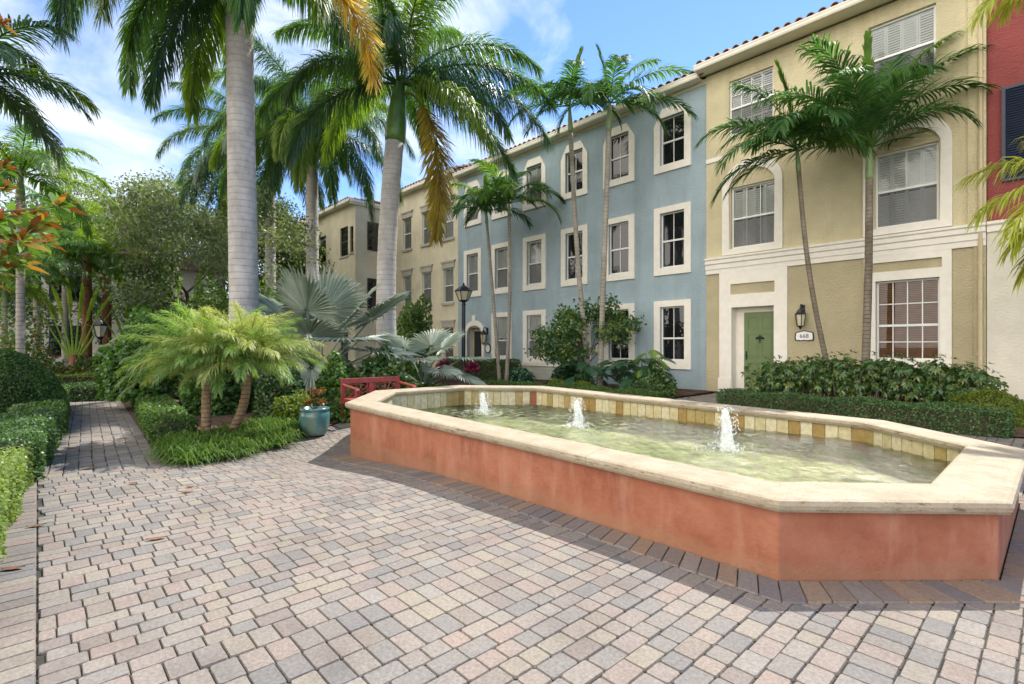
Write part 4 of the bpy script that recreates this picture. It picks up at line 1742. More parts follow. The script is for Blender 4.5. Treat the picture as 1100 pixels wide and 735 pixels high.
royal('slimmest royal palm trunk seen left of the middle royal palm, dark hanging fronds', (b[0], b[1], 0), t, .25, .22, 1.7,
      [(180, 25, 105, 4.6), (195, -5, 80, 4.6), (165, -25, 60, 4.4), (210, 30, 105, 4.6), (150, 10, 90, 4.4), (240, 0, 85, 4), (0, 20, 100, 4.2), (340, -15, 70, 4), (300, 20, 100, 4),
       (270, 40, 110, 4), (90, 40, 100, 4), (120, 62, 80, 4.4), (200, 66, 80, 4.4), (20, 60, 85, 4.2), (225, -30, 50, 3.8), (180, -42, 45, 4.2), (200, 50, 95, 4.6), (350, -38, 48, 4.0), (330, 40, 100, 4.2), (260, -25, 60, 3.8), (300, -10, 75, 4.0), (170, 8, 85, 4.6)])

SLIM = dict(n=52, ll=.68, lw=.0225, vee=22, plum=9, sag=.30, pet=.16, rr=.016, pw=1.5, tipA=26, baseA=62, lmin=.5)


def slim(label, base, top, r0, r1, spec, shaft=.75, lit=(1, 4, 7), bow=None, scale=1.0, spear=None, group='slim ringed palms along the facade', trunk_m='slim'):
    fr = []
    for k, (th, e0, dr, L) in enumerate(spec):
        fr.append(dict(az=AZR + th, e0=e0, droop=dr, L=L * scale * 1.14, ll=SLIM['ll'] * scale, m='slim_leaf_lime' if k in lit else 'slim_leaf'))
    if spear:
        fr.append(dict(az=AZR + spear[0], e0=spear[1], droop=12, L=spear[2] * 1.15, ll=.5, lw=.034, baseA=15, tipA=10, plum=60, m='slim_leaf_lime', name='spear_leaf', sag=.0))
    return make_palm('ringed_palm', label, 'palm tree', base, top, r0, r1, trunk_m, 'slim_leaf', fr, shaft=shaft, shaft_m='shaft_grey', flare=1.35, group=group, bow=bow, **SLIM)


def lean_palm(label, pb, pt, zc, zb=0.0, **kw):
    b = at(pb[0], pb[1], zc)
    t = at(pt[0], pt[1], zc)
    return slim(label, (b[0], b[1], zb), t, **kw)


lean_palm('left of the two short ringed palms beside the blue house lamp post', (537, 410), (523, 240), 20.3, r0=.075, r1=.06, bow=(.0, .0, 0), shaft=.5,
          spec=[(180, 40, 95, 2.1), (200, 12, 80, 2.3), (350, 40, 90, 1.9), (20, 20, 80, 1.8), (270, 45, 110, 1.7), (300, 60, 90, 1.9), (90, 50, 90, 1.9), (150, 66, 70, 2.0), (240, 20, 90, 2.0), (60, 72, 60, 2.0)], spear=(90, 85, 1.2))
lean_palm('right of the two short ringed palms beside the blue house lamp post', (544, 410), (547, 232), 20.0, r0=.075, r1=.06, bow=(.05, .05, 0), shaft=.5,
          spec=[(0, 40, 95, 2.1), (340, 12, 85, 2.1), (180, 40, 95, 1.9), (160, 15, 80, 1.8), (270, 40, 105, 1.7), (30, 60, 90, 2.0), (100, 50, 90, 1.9), (220, 66, 70, 2.0), (60, 74, 60, 2.0)], spear=(60, 86, 1.3))
lean_palm('tall ringed palm left of the pair rising before the blue house windows', (634, 418), (613, 142), 17.2, r0=.085, r1=.075, bow=(-.06, -.06, 0), shaft=.9,
          spec=[(180, 35, 80, 2.2), (195, 5, 75, 2.2), (230, 30, 105, 1.9), (0, 35, 90, 2.0), (345, 10, 85, 1.7), (270, 55, 105, 1.9), (160, 58, 85, 2.1), (90, 60, 75, 2.0), (30, 62, 80, 2.0), (215, -15, 55, 2.0), (300, 20, 95, 1.7)], spear=(40, 80, 1.9), lit=(0, 1, 6, 9))
lean_palm('tallest ringed palm right of the pair rising before the blue house windows', (644, 420), (654, 140), 16.3, r0=.09, r1=.08, bow=(.0, .0, 0), shaft=.9,
          spec=[(0, 48, 75, 2.7), (350, 12, 62, 2.4), (20, 66, 55, 2.2), (180, 30, 95, 2.2), (200, 2, 85, 2.0), (270, 55, 110, 1.9), (150, 60, 80, 2.0), (300, 15, 95, 1.9), (240, 20, 100, 1.9), (90, 60, 80, 2.0), (335, -8, 70, 1.9)], spear=(170, 84, 1.6), lit=(0, 2))
lean_palm('thin leaning ringed palm between the green door and the big brown blind window', (899, 400), (858, 184), 12.2, r0=.062, r1=.05, bow=(-.10, -.10, 0), shaft=.55,
          spec=[(180, 38, 82, 1.95), (200, 12, 70, 1.9), (170, -6, 62, 1.75), (30, 50, 85, 1.5), (350, 30, 90, 1.3), (230, 40, 105, 1.5), (270, 45, 105, 1.4), (100, 55, 80, 1.5), (20, 68, 60, 1.8), (300, 20, 95, 1.3), (10, 74, 62, 1.8), (150, 76, 50, 1.8)], spear=(160, 84, 1.85), lit=(3, 8, 4), trunk_m='slim_dark', scale=1.12)
lean_palm('tall ringed palm standing in front of the big arched yellow house window', (928, 402), (934, 192), 11.8, r0=.085, r1=.075, bow=(.02, .02, 0), shaft=.75,
          spec=[(180, 30, 72, 2.6), (195, 45, 85, 2.5), (168, 10, 62, 2.4), (0, 42, 88, 2.2), (12, 22, 62, 2.35), (340, 62, 90, 1.9), (90, 62, 75, 2.0), (130, 68, 60, 2.0), (45, 70, 55, 2.1), (270, 66, 95, 1.6), (220, 60, 90, 1.9), (310, 45, 110, 1.5), (350, 76, 50, 2.2), (150, 80, 40, 2.2), (30, 78, 45, 2.3), (200, 74, 60, 2.1), (345, 68, 62, 2.2)], spear=(60, 86, 2.5), lit=(8, 12), trunk_m='slim_dark', scale=1.2)

# yellow green palm just outside the right edge of the view
bx = at(1218, 372, 7.6)
fr = []
for th, e0, dr, L in ((180, 5, 62, 2.0), (190, -22, 62, 1.9), (176, -10, 60, 1.9), (200, 20, 85, 2.0), (184, 22, 85, 2.2), (170, 30, 80, 2.2), (205, 50, 95, 2.3), (150, 55, 85, 2.2), (240, 40, 100, 2), (0, 45, 90, 2.2), (60, 50, 85, 2.1), (300, 50, 90, 2.0), (100, 72, 50, 2.0)):
    fr.append(dict(az=AZR + th, e0=e0, droop=dr, L=L, m='lime_frond'))
fr.append(dict(az=AZR + 182, e0=-48, droop=40, L=1.75, m='slim_leaf'))
z_c = at(1200, 245, 7.6)[2]
make_palm('areca_palm', 'yellow green feather palm reaching in front of the red house', 'palm tree', (bx[0], bx[1], 0), (bx[0], bx[1], z_c), .07, .06, 'slim', 'lime_frond', fr, shaft=.4,
          n=56, ll=.72, lw=.017, vee=25, plum=20, sag=.5, pet=.15, rr=.016, pw=1.4, tipA=24, baseA=52, lmin=.55)
make_palm('areca_palm', 'yellow green feather palm crown at the upper right corner of the view', 'palm tree', (bx[0] + .8, bx[1] + .3, 0), at(1200, -8, 7.9), .07, .06, 'slim', 'lime_frond',
          [dict(az=AZR + 180, e0=12, droop=75, L=2.3), dict(az=AZR + 195, e0=-5, droop=70, L=1.9), dict(az=AZR + 165, e0=40, droop=70, L=2.2), dict(az=AZR + 270, e0=40, droop=90, L=2),
           dict(az=AZR, e0=40, droop=90, L=2), dict(az=AZR + 90, e0=50, droop=80, L=2), dict(az=AZR + 20, e0=72, droop=60, L=2)], shaft=.4,
          n=56, ll=.72, lw=.017, vee=25, plum=20, sag=.5, pet=.15, rr=.016, pw=1.4, tipA=24, baseA=52, lmin=.55)

# pygmy date palms
DATE = dict(n=105, ll=.27, lw=.0038, vee=20, plum=42, sag=.25, pet=.12, rr=.008, pw=1.2, tipA=26, baseA=60, lmin=.45)


def pygmy(label, base, top, bow, leaf, leaf2, seed, L=1.12):
    random.seed(seed)
    fr = []
    for k in range(58):
        u = k / 57
        fr.append(dict(az=k * 137.5 + random.uniform(-12, 12), e0=86 - 58 * u ** 1.1 + random.uniform(-6, 6), droop=62 + 22 * u + random.uniform(-8, 8), L=L * random.uniform(.85, 1.12), m=leaf2 if random.random() < .3 else leaf))
    r = make_palm('pygmy_date_palm', label, 'palm tree', base, top, .066, .058, 'date', leaf, fr, flare=1.2, bow=bow, **DATE)
    random.seed(seed + 1)
    return r


b1, b2 = gp(221, 478), gp(243, 474)
pygmy('green pygmy date palm with a straight trunk in the liriope bed', (b1[0], b1[1], 0), at(222, 402, 7.6), (0, 0, 0), 'date_leaf', 'date_leaf_gold', 31, 1.18)
pygmy('golden green pygmy date palm with a slanting trunk in the liriope bed', (b2[0], b2[1], 0), at(266, 398, 7.55), (.06, .06, -.03), 'date_leaf_gold', 'date_leaf', 47, 1.08)


def fan_leaf(mb, P0, P1, Rr, nrm_tilt, seg=44, spread=270, split=.62, fold=.10):
    """costapalmate fan: petiole from P0 to P1, pleated blade standing round P1"""
    P0, P1 = np.array(P0), np.array(P1)
    ax = norm((P1 - P0)[None])[0]
    side = np.cross(ax, [0, 0, 1.0])
    side = side / max(1e-6, np.linalg.norm(side))
    nrm = np.cross(side, ax)
    ax2 = ax * math.cos(nrm_tilt) - nrm * math.sin(nrm_tilt)
    nrm2 = np.cross(side, ax2)
    mid = (P0 + P1) / 2 + nrm * .06
    mb.tube([P0.tolist(), mid.tolist(), P1.tolist()], [.03, .022, .014], 6)
    an = np.linspace(-R(spread / 2), R(spread / 2), seg + 1)
    rows = []
    for k in range(seg):
        a0, a1 = an[k], an[k + 1]
        am = (a0 + a1) / 2
        r = Rr * (.80 + .20 * math.cos(am)) * random.uniform(.95, 1.05)
        d = lambda a: ax2 * math.cos(a) + side * math.sin(a)
        cup = lambda a, q: nrm2 * (.18 * q * q * (1 - math.cos(a)) * Rr * .5)
        sr = split * random.uniform(.92, 1.1)
        e0 = P1 + d(a0) * r * sr + cup(a0, sr)
        e1 = P1 + d(a1) * r * sr + cup(a1, sr)
        cmid = P1 + d(am) * r * sr + cup(am, sr) + nrm2 * fold * Rr * .42
        c0 = P1 + d(am) * r * .05
        dro = np.array([0, 0, -1.0]) * r * random.uniform(.03, .16)
        tip = P1 + d(am + random.uniform(-.03, .03)) * r + cup(am, 1) + dro
        tm = P1 + d(am) * r * (sr * .4 + .6) + cup(am, .85) + dro * .3
        wv = d(am + PI / 2) * r * .018
        rows.append([c0, e0, cmid, e1, tm - wv, tm + wv, tip])
    mb.addnp(np.array(rows), [(0, 1, 2), (0, 2, 3), (1, 4, 2), (2, 5, 3), (2, 4, 5), (4, 6, 5)])


def bismarck(label, base, spec, Rr, trunk_h, tr=.16):
    root = thing('silver_fan_palm', label, 'palm tree', base, 'silver fan palms')
    c = Vector(base) + Vector((0, 0, trunk_h))
    mb = MB()
    mb.tube([tuple(Vector(base) - Vector((0, 0, .1))), tuple(Vector(base) + Vector((0, 0, trunk_h * .5))), tuple(c)], [tr * 1.2, tr, tr * .8], 12)
    mb.build('trunk', 'bark', root)
    for th, el, pl, rs, tilt in spec:
        a = R(AZR + th)
        d = Vector((math.cos(a) * math.cos(R(el)), math.sin(a) * math.cos(R(el)), math.sin(R(el))))
        mb = MB()
        fan_leaf(mb, tuple(c + d * .05), tuple(c + d * pl), Rr * rs, R(tilt))
        mb.build('fan_leaf', 'bismarck', root)
    return root


b = at(345, 415, 12.2)
bismarck('largest silver fan palm standing behind the red bench and blue green pot', (b[0], b[1], 0),
         [(178, 62, 1.55, 1.0, 18), (20, 66, 1.6, 1.05, 12), (100, 78, 1.75, 1.0, 8), (265, 60, 1.25, .95, 35), (215, 38, 1.35, .95, 40), (320, 42, 1.4, .95, 38), (165, 24, 1.35, .9, 40), (350, 28, 1.5, .95, 30),
          (280, 20, 1.15, .8, 55), (60, 40, 1.5, 1, 30), (130, 40, 1.5, 1, 30), (240, 76, 1.7, .95, 12), (5, 52, 1.9, 1.05, 14), (160, 45, 1.8, 1.0, 20)], 1.34, .55)
b = at(455, 412, 13.6)
bismarck('smaller silver fan palm between the royal palm trunk and the lamp post', (b[0], b[1], 0),
         [(150, 55, 1.2, 1.0, 22), (185, 30, 1.3, 1.0, 35), (10, 35, 1.2, 1.0, 32), (350, 14, 1.1, .85, 35), (270, 45, 1.0, .85, 45), (310, 30, .9, .75, 40), (215, 25, 1.0, .8, 40), (80, 60, 1.2, 1, 20), (30, 62, 1.1, .9, 20)], 1.0, .35)

# ------------------------------------------------------------------ hedges, bushes, shrubs


def surf_box(n, p0, p1, wd, h, wob=.03):
    """points and outward normals on the top and sides of a clipped hedge from p0 to p1"""
    p0, p1 = np.array(p0[:2]), np.array(p1[:2])
    Ln = np.linalg.norm(p1 - p0)
    e = (p1 - p0) / Ln
    q = np.array([-e[1], e[0]])
    areas = np.array([Ln * wd, Ln * h, Ln * h, wd * h, wd * h])
    k = rng.choice(5, n, p=areas / areas.sum())
    u, v = rng.random(n), rng.random(n)
    s = np.where(k >= 3, np.where(k == 3, 0, Ln), u * Ln)
    t = np.select([k == 0, k == 1, k == 2], [(v - .5) * wd, -wd / 2 + 0 * u, wd / 2 + 0 * u], (u - .5) * wd)
    z = np.where(k == 0, h, v * h)
    xy = p0 + e * s[:, None] + q * t[:, None]
    N = np.zeros((n, 3))
    N[k == 0] = (0, 0, 1)
    for i, d in ((1, -q), (2, q), (3, -e), (4, e)):
        N[k == i, :2] = d
    C = np.column_stack([xy, z])
    r = rng.uniform(-wob * 1.6, wob, n) + .025 * np.sin(xy[:, 0] * 5.1 + z * 4) + .02 * np.sin(xy[:, 1] * 6.3 + 1)
    C += N * r[:, None]
    return C, N


def hedge(label, p0, p1, wd, h, leaf, n, size=.035, group='clipped hedges', name='hedge', base_z=0.0):
    C, N = surf_box(n, p0, p1, wd, h)
    C[:, 2] = np.maximum(C[:, 2] + base_z, .02)
    D = norm(N * .8 + rand_dir(n) * .9 + np.array([0, 0, .25]))
    mb = MB()
    leaves(mb, C - D * size * .5, D, norm(N + rand_dir(n) * .7), size * rng.uniform(.75, 1.35, n), size * .30)
    root = thing(name, label, 'hedge', ((p0[0] + p1[0]) / 2, (p0[1] + p1[1]) / 2, 0), group)
    mb.build('foliage', leaf, root)
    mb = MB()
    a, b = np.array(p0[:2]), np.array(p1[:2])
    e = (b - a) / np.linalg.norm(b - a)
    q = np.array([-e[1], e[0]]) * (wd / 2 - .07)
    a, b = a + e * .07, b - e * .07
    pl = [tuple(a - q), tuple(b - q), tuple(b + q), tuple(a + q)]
    mb.prism(pl, 'z', base_z, base_z + h - .07)  # solid dark core stands in for the shade inside the foliage
    mb.build('shade_core', 'twig_and_core', root)
    return root


def bush(label, c, rx, ry, h, leaf, n, size, name='bush', cat='bush', group=None, shell=.35, flat=.0, lumps=7, stems=0, core=True, droop=.25, up=.35, wid=.3, z0=0.0, smooth=.5, shape=6, leaf2=None, n2=0):
    root = thing(name, label, cat, (c[0], c[1], 0), group)
    ph = rng.uniform(0, 6.28, 8)

    def pts(n):
        d = rand_dir(n)
        d[:, 2] = np.abs(d[:, 2]) * 1.0 - flat * rng.random(n)
        d = norm(d)
        lob = 1 + smooth * .22 * (np.sin(d[:, 0] * lumps * .8 + ph[0]) + np.sin(d[:, 1] * lumps + ph[1]) + np.sin(d[:, 2] * lumps * .9 + ph[2])) / 1.6
        r = (1 - shell * rng.random(n) ** 1.6) * lob
        P = np.column_stack([c[0] + d[:, 0] * rx * r, c[1] + d[:, 1] * ry * r, z0 + np.maximum(.03, d[:, 2] * (h - z0) * r)])
        return P, d
    for m_, k_, nm in ((leaf, n, 'foliage'), (leaf2, n2, 'flush_leaves')):
        if not m_:
            continue
        P, d = pts(k_)
        D = norm(d * .7 + rand_dir(k_) * .8 + np.array([0, 0, up]))
        mb = MB()
        leaves(mb, P - D * size * .5, D, norm(d + np.array([0, 0, .6]) + rand_dir(k_) * .6), size * rng.uniform(.7, 1.3, k_), size * wid, droop, shape)
        mb.build(nm, m_, root)
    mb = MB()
    if core:  # dark dome stands in for shade inside the bush, joined to the stems
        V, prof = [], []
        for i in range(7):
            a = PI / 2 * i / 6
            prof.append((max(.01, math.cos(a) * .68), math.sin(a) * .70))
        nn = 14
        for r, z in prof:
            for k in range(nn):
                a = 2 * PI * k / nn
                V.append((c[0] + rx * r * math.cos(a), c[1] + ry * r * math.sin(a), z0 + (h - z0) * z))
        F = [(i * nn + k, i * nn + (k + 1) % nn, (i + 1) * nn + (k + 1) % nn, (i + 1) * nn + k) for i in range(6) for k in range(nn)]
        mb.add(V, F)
    for k in range(stems or 5):
        a = random.uniform(0, 6.28)
        r = random.random() ** .5
        x, y = c[0] + rx * .3 * r * math.cos(a), c[1] + ry * .5 * r * math.sin(a)
        x1, y1 = c[0] + rx * .75 * r * math.cos(a), c[1] + ry * .8 * r * math.sin(a)
        mb.tube([(x, y, -.02), ((x + x1) / 2 + random.uniform(-.05, .05), (y + y1) / 2, h * .35), (x1, y1, h * .7)], [.016, .013, .006], 5)
    mb.build('stem', 'twig_and_core', root)
    return root


hedge('pale green low hedge in the left foreground beside the brick border', (-3.4, -.56), (-7.15, -.38), .58, .38, 'hedge_lime', 16000, .034)
hedge('dark green low hedge along the left of the path beyond the pale one', (-7.2, -.33), (-10.2, -.10), .62, .44, 'hedge_dark', 12000, .042)
hedge('green low hedge beside the path under the round clipped bush', (-10.4, -.02), (-16.2, .22), .6, .44, 'hedge', 9000, .048)
hedge('clipped hedge along the bed side of the path', (-16.0, 1.95), (-8.5, 1.42), .5, .36, 'hedge', 14000, .046)
hedge('clipped hedge closing off the far end of the path', (-17.2, -.6), (-17.0, 2.6), .6, .42, 'hedge_dark', 7000, .05)
hedge('taller yellow green hedge row behind the far end of the path', (-18.2, -1.2), (-18.0, 3.0), .7, .64, 'yellow_bush', 7000, .055)
hedge('dark clipped hedge between fountain and yellow house shrubs', (-5.1, 11.2), (-.52, 11.0), .62, .40, 'hedge_dark', 20000, .036)
hedge('low dark hedge behind the fountain in front of the blue house', (-12.9, 10.6), (-6.6, 10.9), .7, .27, 'hedge', 15000, .04)
hedge('rounded dark hedge along the foot of the blue house wall', (-19.4, 14.1), (-14.9, 13.9), .9, .82, 'hedge_dark', 12000, .055)

c = at(0, 372, 8.9)
bush('large round dark green clipped bush on the left by the path', c, .90, .90, 1.32, 'hedge', 24000, .045, group='round clipped bushes', shell=.07, smooth=.12, up=.1, z0=.05)
c = at(1060, 420, 9.2)
bush('round yellow green clipped bush at the right end of the yellow house shrubs', c, .66, .6, .62, 'yellow_bush', 12000, .034, group='round clipped bushes', shell=.10, smooth=.15, up=.15)
c = at(808, 430, 12.4)
bush('small dark ball bush left of the green door step shrubs', c, .34, .34, .36, 'hedge_dark', 3500, .035, group='round clipped bushes', shell=.1, smooth=.15)
c = at(832, 430, 12.0)
bush('small dark ball bush right of its twin by the green door', c, .38, .36, .38, 'hedge_dark', 3800, .035, group='round clipped bushes', shell=.1, smooth=.15)

# umbrella-leaf shrubs under the yellow house windows: whorls of leaflets on bare stems


def umbrella_shrub(label, c, w, h, nst, seed):
    random.seed(seed)
    root = thing('umbrella_shrub', label, 'shrub', (c[0], c[1], 0), 'glossy shrubs under the yellow house windows')
    mbs = MB()
    mbl = MB()
    for k in range(nst):
        x0, y0 = c[0] + random.uniform(-w, w) * .7, c[1] + random.uniform(-.3, .3)
        x1, y1, z1 = x0 + random.uniform(-.28, .28), y0 + random.uniform(-.3, .25), h * random.uniform(.55, 1.02)
        xm, ym = (x0 + x1) / 2 + random.uniform(-.1, .1), (y0 + y1) / 2
        mbs.tube([(x0, y0, -.02), (xm, ym, z1 * .5), (x1, y1, z1)], [.014, .011, .006], 5)
        for j in range(13):
            u = 1 - (j / 12) * .5
            px, py, pz = x0 + (x1 - x0) * u, y0 + (y1 - y0) * u, z1 * u
            a = j * 2.4 + random.uniform(-.4, .4)
            el = random.uniform(-.05, .75) if j else 1.2
            pet = random.uniform(.10, .18)
            d = np.array([math.cos(a) * math.cos(el), math.sin(a) * math.cos(el), math.sin(el)])
            q = np.array([px, py, pz]) + d * pet
            n = 8
            aa = np.linspace(0, 2 * PI, n, endpoint=False) + random.uniform(0, 1)
            s1 = np.array([-math.sin(a), math.cos(a), 0.0])
            s2 = np.cross(d, s1)
            D = np.outer(np.cos(aa), s1) + np.outer(np.sin(aa), s2) + d * .5 + rng.normal(0, .25, (n, 3))
            leaves(mbl, np.repeat(q[None], n, 0), D, np.repeat(d[None], n, 0), np.full(n, random.uniform(.065, .115)), .0185, .6)
    mbs.build('stem', 'bark', root)
    mbl.build('foliage', 'shiny', root)


for k, (x, w, h, lab) in enumerate(((-4.55, .62, 1.0, 'glossy leafed shrub at the green door end of the row under the house number'),
                                    (-3.7, .62, 1.08, 'glossy leafed shrub between the two palm trunks at the yellow house'),
                                    (-2.85, .6, 1.12, 'glossy leafed shrub in the middle under the brown blind window'),
                                    (-2.0, .6, 1.05, 'dense glossy leafed shrub under the right half of the brown blind window'),
                                    (-1.35, .45, .92, 'glossy leafed shrub by the corner downpipe behind the yellow green bush'))):
    umbrella_shrub(lab, (x, 13.1), w, h, 62, 100 + k)
c = at(1000, 410, 10.6)
bush('dark fine leafed shrub filling in behind the round yellow green bush', (-1.7, 13.35), 1.0, .45, .82, 'hedge_dark', 7000, .06, name='shrub', cat='shrub', shell=.5, wid=.28)
c = at(1085, 420, 9.6)


def strap_clump(mb, c, n, L, w, up=1.1, dro=1.0):
    a = rng.uniform(0, 2 * PI, n)
    sp = rng.uniform(.15, 1.0, n)
    D = norm(np.column_stack([np.cos(a) * sp, np.sin(a) * sp, np.full(n, up) * rng.uniform(.6, 1.2, n)]))
    l = L * rng.uniform(.65, 1.2, n)[:, None]
    P = np.array(c)[None] + np.column_stack([rng.normal(0, .03, n), rng.normal(0, .03, n), np.zeros(n)])
    wv = norm(np.cross(D, np.array([0, 0, 1.0])))
    rows = []
    for k, ww in enumerate((.6, 1, .8, .05)):
        if k:
            dk = norm(D + np.array([0, 0, -1.0]) * (k - .6) * .5 * dro)
            P = P + dk * l / 3
        rows += [P + wv * w * ww, P - wv * w * ww]
    mb.addnp(np.stack(rows, 1), [(0, 1, 3, 2), (2, 3, 5, 4), (4, 5, 7, 6)])


mb = MB()
strap_clump(mb, (c[0], c[1], 0), 70, .75, .014)
r = thing('strap_leaf_plant', 'dark strap leafed plant at the pale wall by the right edge', 'plant', (c[0], c[1], 0))
mb.build('foliage', 'hedge_dark', r)

# liriope ground cover round the pygmy palms: nobody could count it
mb = MB()
edge = [gp(172, 497), gp(205, 500), gp(252, 488), gp(300, 474), gp(322, 464)]
for k in range(620):
    u = random.random()
    i = min(3, int(u * 4))
    q = np.array(edge[i]) + (np.array(edge[i + 1]) - np.array(edge[i])) * (u * 4 - i)
    back = random.random() ** .8 * 1.6
    x, y = q[0] - back * .95, q[1] + back * .25 + .05
    if y < path_y(x) + .55:
        continue
    strap_clump(mb, (x, y, float(zg(x, y)) + .02), 20, .36, .0072, 1.15, 1.1)
lir = mb.build('liriope_ground_cover', 'strap')
lir['kind'] = 'stuff'
lir['label'] = 'arching green liriope clumps round the pygmy palms'

# shrubs of the big bed
c = at(178, 420, 11.6)
bush('big bright green shrub behind the pygmy date palms', c, 1.25, 1.2, 2.35, 'mid', 15000, .13, name='shrub', cat='shrub', shell=.6, wid=.30, lumps=9, smooth=.9, stems=10, z0=.25)
c = at(235, 425, 10.6)
bush('green shrub hidden between pygmy palms and royal palm trunk', c, .7, .7, 1.5, 'mid', 5000, .12, name='shrub', cat='shrub', shell=.6, wid=.3, smooth=.8)
c = at(305, 440, 9.6)
bush('dark shrub between the golden pygmy palm and the blue green pot', (c[0], c[1], 0), .55, .5, .95, 'hedge_dark', 4200, .09, name='shrub', cat='shrub', shell=.6, smooth=.8, leaf2='croton', n2=300)
c = at(362, 440, 9.9)
bush('pale green leafy shrub between the pot and the red bench', (c[0], c[1], 0), .55, .5, 1.0, 'mid', 4200, .10, name='shrub', cat='shrub', shell=.6, smooth=.8, leaf2='hedge_lime', n2=900)
c = at(318, 450, 9.0)
bush('low yellow green mound left of the blue green pot', (c[0], c[1], 0), .42, .42, .5, 'yellow_bush', 2800, .07, name='shrub', cat='shrub', shell=.5, smooth=.7)
c = at(412, 420, 11.2)
bush('dark leafy shrub behind the red bench under the royal palm', (c[0], c[1], 0), .75, .6, 1.25, 'shiny', 4200, .12, name='shrub', cat='shrub', shell=.6, smooth=.8, wid=.32)
c = at(372, 418, 12.2)
bush('dark shrub at the foot of the largest silver fan palm', (c[0], c[1], 0), .9, .7, 1.0, 'hedge_dark', 4500, .11, name='shrub', cat='shrub', shell=.6, smooth=.8)
c = at(315, 418, 12.6)
bush('dark green shrub under the left fans of the largest silver palm', (c[0], c[1], 0), .8, .8, 1.3, 'hedge_dark', 4500, .12, name='shrub', cat='shrub', shell=.6, smooth=.8)
c = at(462, 420, 12.8)
bush('low dark shrub before the smaller silver fan palm with yellow patches', (c[0], c[1], 0), 1.0, .55, .52, 'hedge_dark', 4500, .08, name='shrub', cat='shrub', shell=.6, smooth=.7, leaf2='croton', n2=500)
c = at(430, 400, 17.5)
bush('green shrub against the cream house between trunk and lamp', (c[0], c[1], 0), 1.3, .8, 1.1, 'mid', 5000, .13, name='shrub', cat='shrub', shell=.6, smooth=.8)
c = at(445, 388, 19.5)
bush('leafy young tree before the cream house lower windows', (c[0], c[1], 0), .95, .8, 2.9, 'far_green', 4200, .2, name='shrub', cat='shrub', shell=.7, smooth=1.0, wid=.2, z0=1.0, core=False, stems=6)
for x, yy_, h, lab in ((-12.0, 11.6, .62, 'loose dark fern like plant under the small tree'), (-10.35, 11.5, .42, 'lime green ball shrub behind the middle of the fountain'), (-9.3, 11.4, .40, 'lime ball shrub right of its twin behind the fountain')):
    lime = 'lime' in lab
    bush(lab, (x, yy_, 0), .45, .4, h, 'yellow_bush' if lime else 'monstera', 2600, .05 if lime else .12, name='shrub', cat='shrub', shell=.3 if lime else .7, smooth=.3 if lime else .8)
bush('dark leafy shrub at the corner of the blue house beside the door walk', (-7.75, 12.6, 0), .62, .6, .85, 'shiny', 3600, .10, name='shrub', cat='shrub', shell=.6, smooth=.7, wid=.32)
bush('low dark shrub by the brick door walk near the blue house', (-7.5, 11.6, 0), .5, .45, .45, 'hedge_dark', 3000, .06, name='shrub', cat='shrub', shell=.5, smooth=.6)
bush('dark mounded shrub right of the tall ringed palm pair', (-11.2, 13.2, 0), .9, .6, .8, 'monstera', 2600, .14, name='shrub', cat='shrub', shell=.6, smooth=.8, wid=.34)


# split-leaf philodendrons


def split_leaf(mb, c, d, L, Wd):
    d = np.array(d) / np.linalg.norm(d)
    s = np.cross(d, [0, 0, 1.0])
    s /= max(1e-6, np.linalg.norm(s))
    nn = np.cross(s, d)
    c = np.array(c)
    k = 9
    mid = [c + d * L * u - np.array([0, 0, 1.0]) * L * .30 * u * u for u in np.linspace(0, 1, k + 1)]
    for sg in (1, -1):
        for i in range(k):
            u = (i + .5) / k
            w = Wd * math.sin(PI * (u * .82 + .14)) * random.uniform(.9, 1.1)
            a, b = mid[i], mid[i] + (mid[i + 1] - mid[i]) * .92
            o = (s * sg * math.cos(.5) + d * .45 + nn * .15)
            t0 = a + o * w * .55
            t1 = b + o * w * .55
            tp = (a + b) / 2 + o * w + d * w * .12 - np.array([0, 0, 1.0]) * w * .28
            mb.add([a, t0, tp, t1, b], [(0, 1, 2, 3, 4)])


def philodendron(label, c, n, L, reach, h, seed, m='monstera'):
    random.seed(seed)
    root = thing('philodendron', label, 'plant', c, 'split leafed philodendrons by the blue house')
    ms, ml = MB(), MB()
    for k in range(n):
        a = k * 2.4 + random.uniform(-.3, .3)
        el = random.uniform(.35, 1.2)
        r = reach * random.uniform(.6, 1.0)
        tip = (c[0] + math.cos(a) * math.cos(el) * r, c[1] + math.sin(a) * math.cos(el) * r, c[2] + .12 + math.sin(el) * h * random.uniform(.75, 1.0))
        ms.tube([(c[0], c[1], c[2]), ((c[0] + tip[0]) / 2, (c[1] + tip[1]) / 2, c[2] + (tip[2] - c[2]) * .68), tip], [.014, .011, .008], 5)
        split_leaf(ml, tip, (math.cos(a), math.sin(a), random.uniform(-.5, .25)), L * random.uniform(.8, 1.15), L * .48)
    ms.build('stem', 'mid', root)
    ml.build('foliage', m, root)


philodendron('split leafed philodendron below the right ground floor window of the blue house', (-8.35, 12.9, 0), 22, .62, .75, 1.15, 5)
philodendron('split leafed philodendron right of the tall ringed palm trunks', (-10.2, 12.6, 0), 20, .55, .75, .95, 6)
philodendron('split leafed philodendron in the middle between the blue house windows', (-9.3, 13.3, 0), 16, .55, .7, .95, 8)
philodendron('young yellow green philodendron leaf cluster below the blue house corner window', (-7.95, 12.75, .35), 6, .42, .35, 1.0, 9, 'monstera_young')


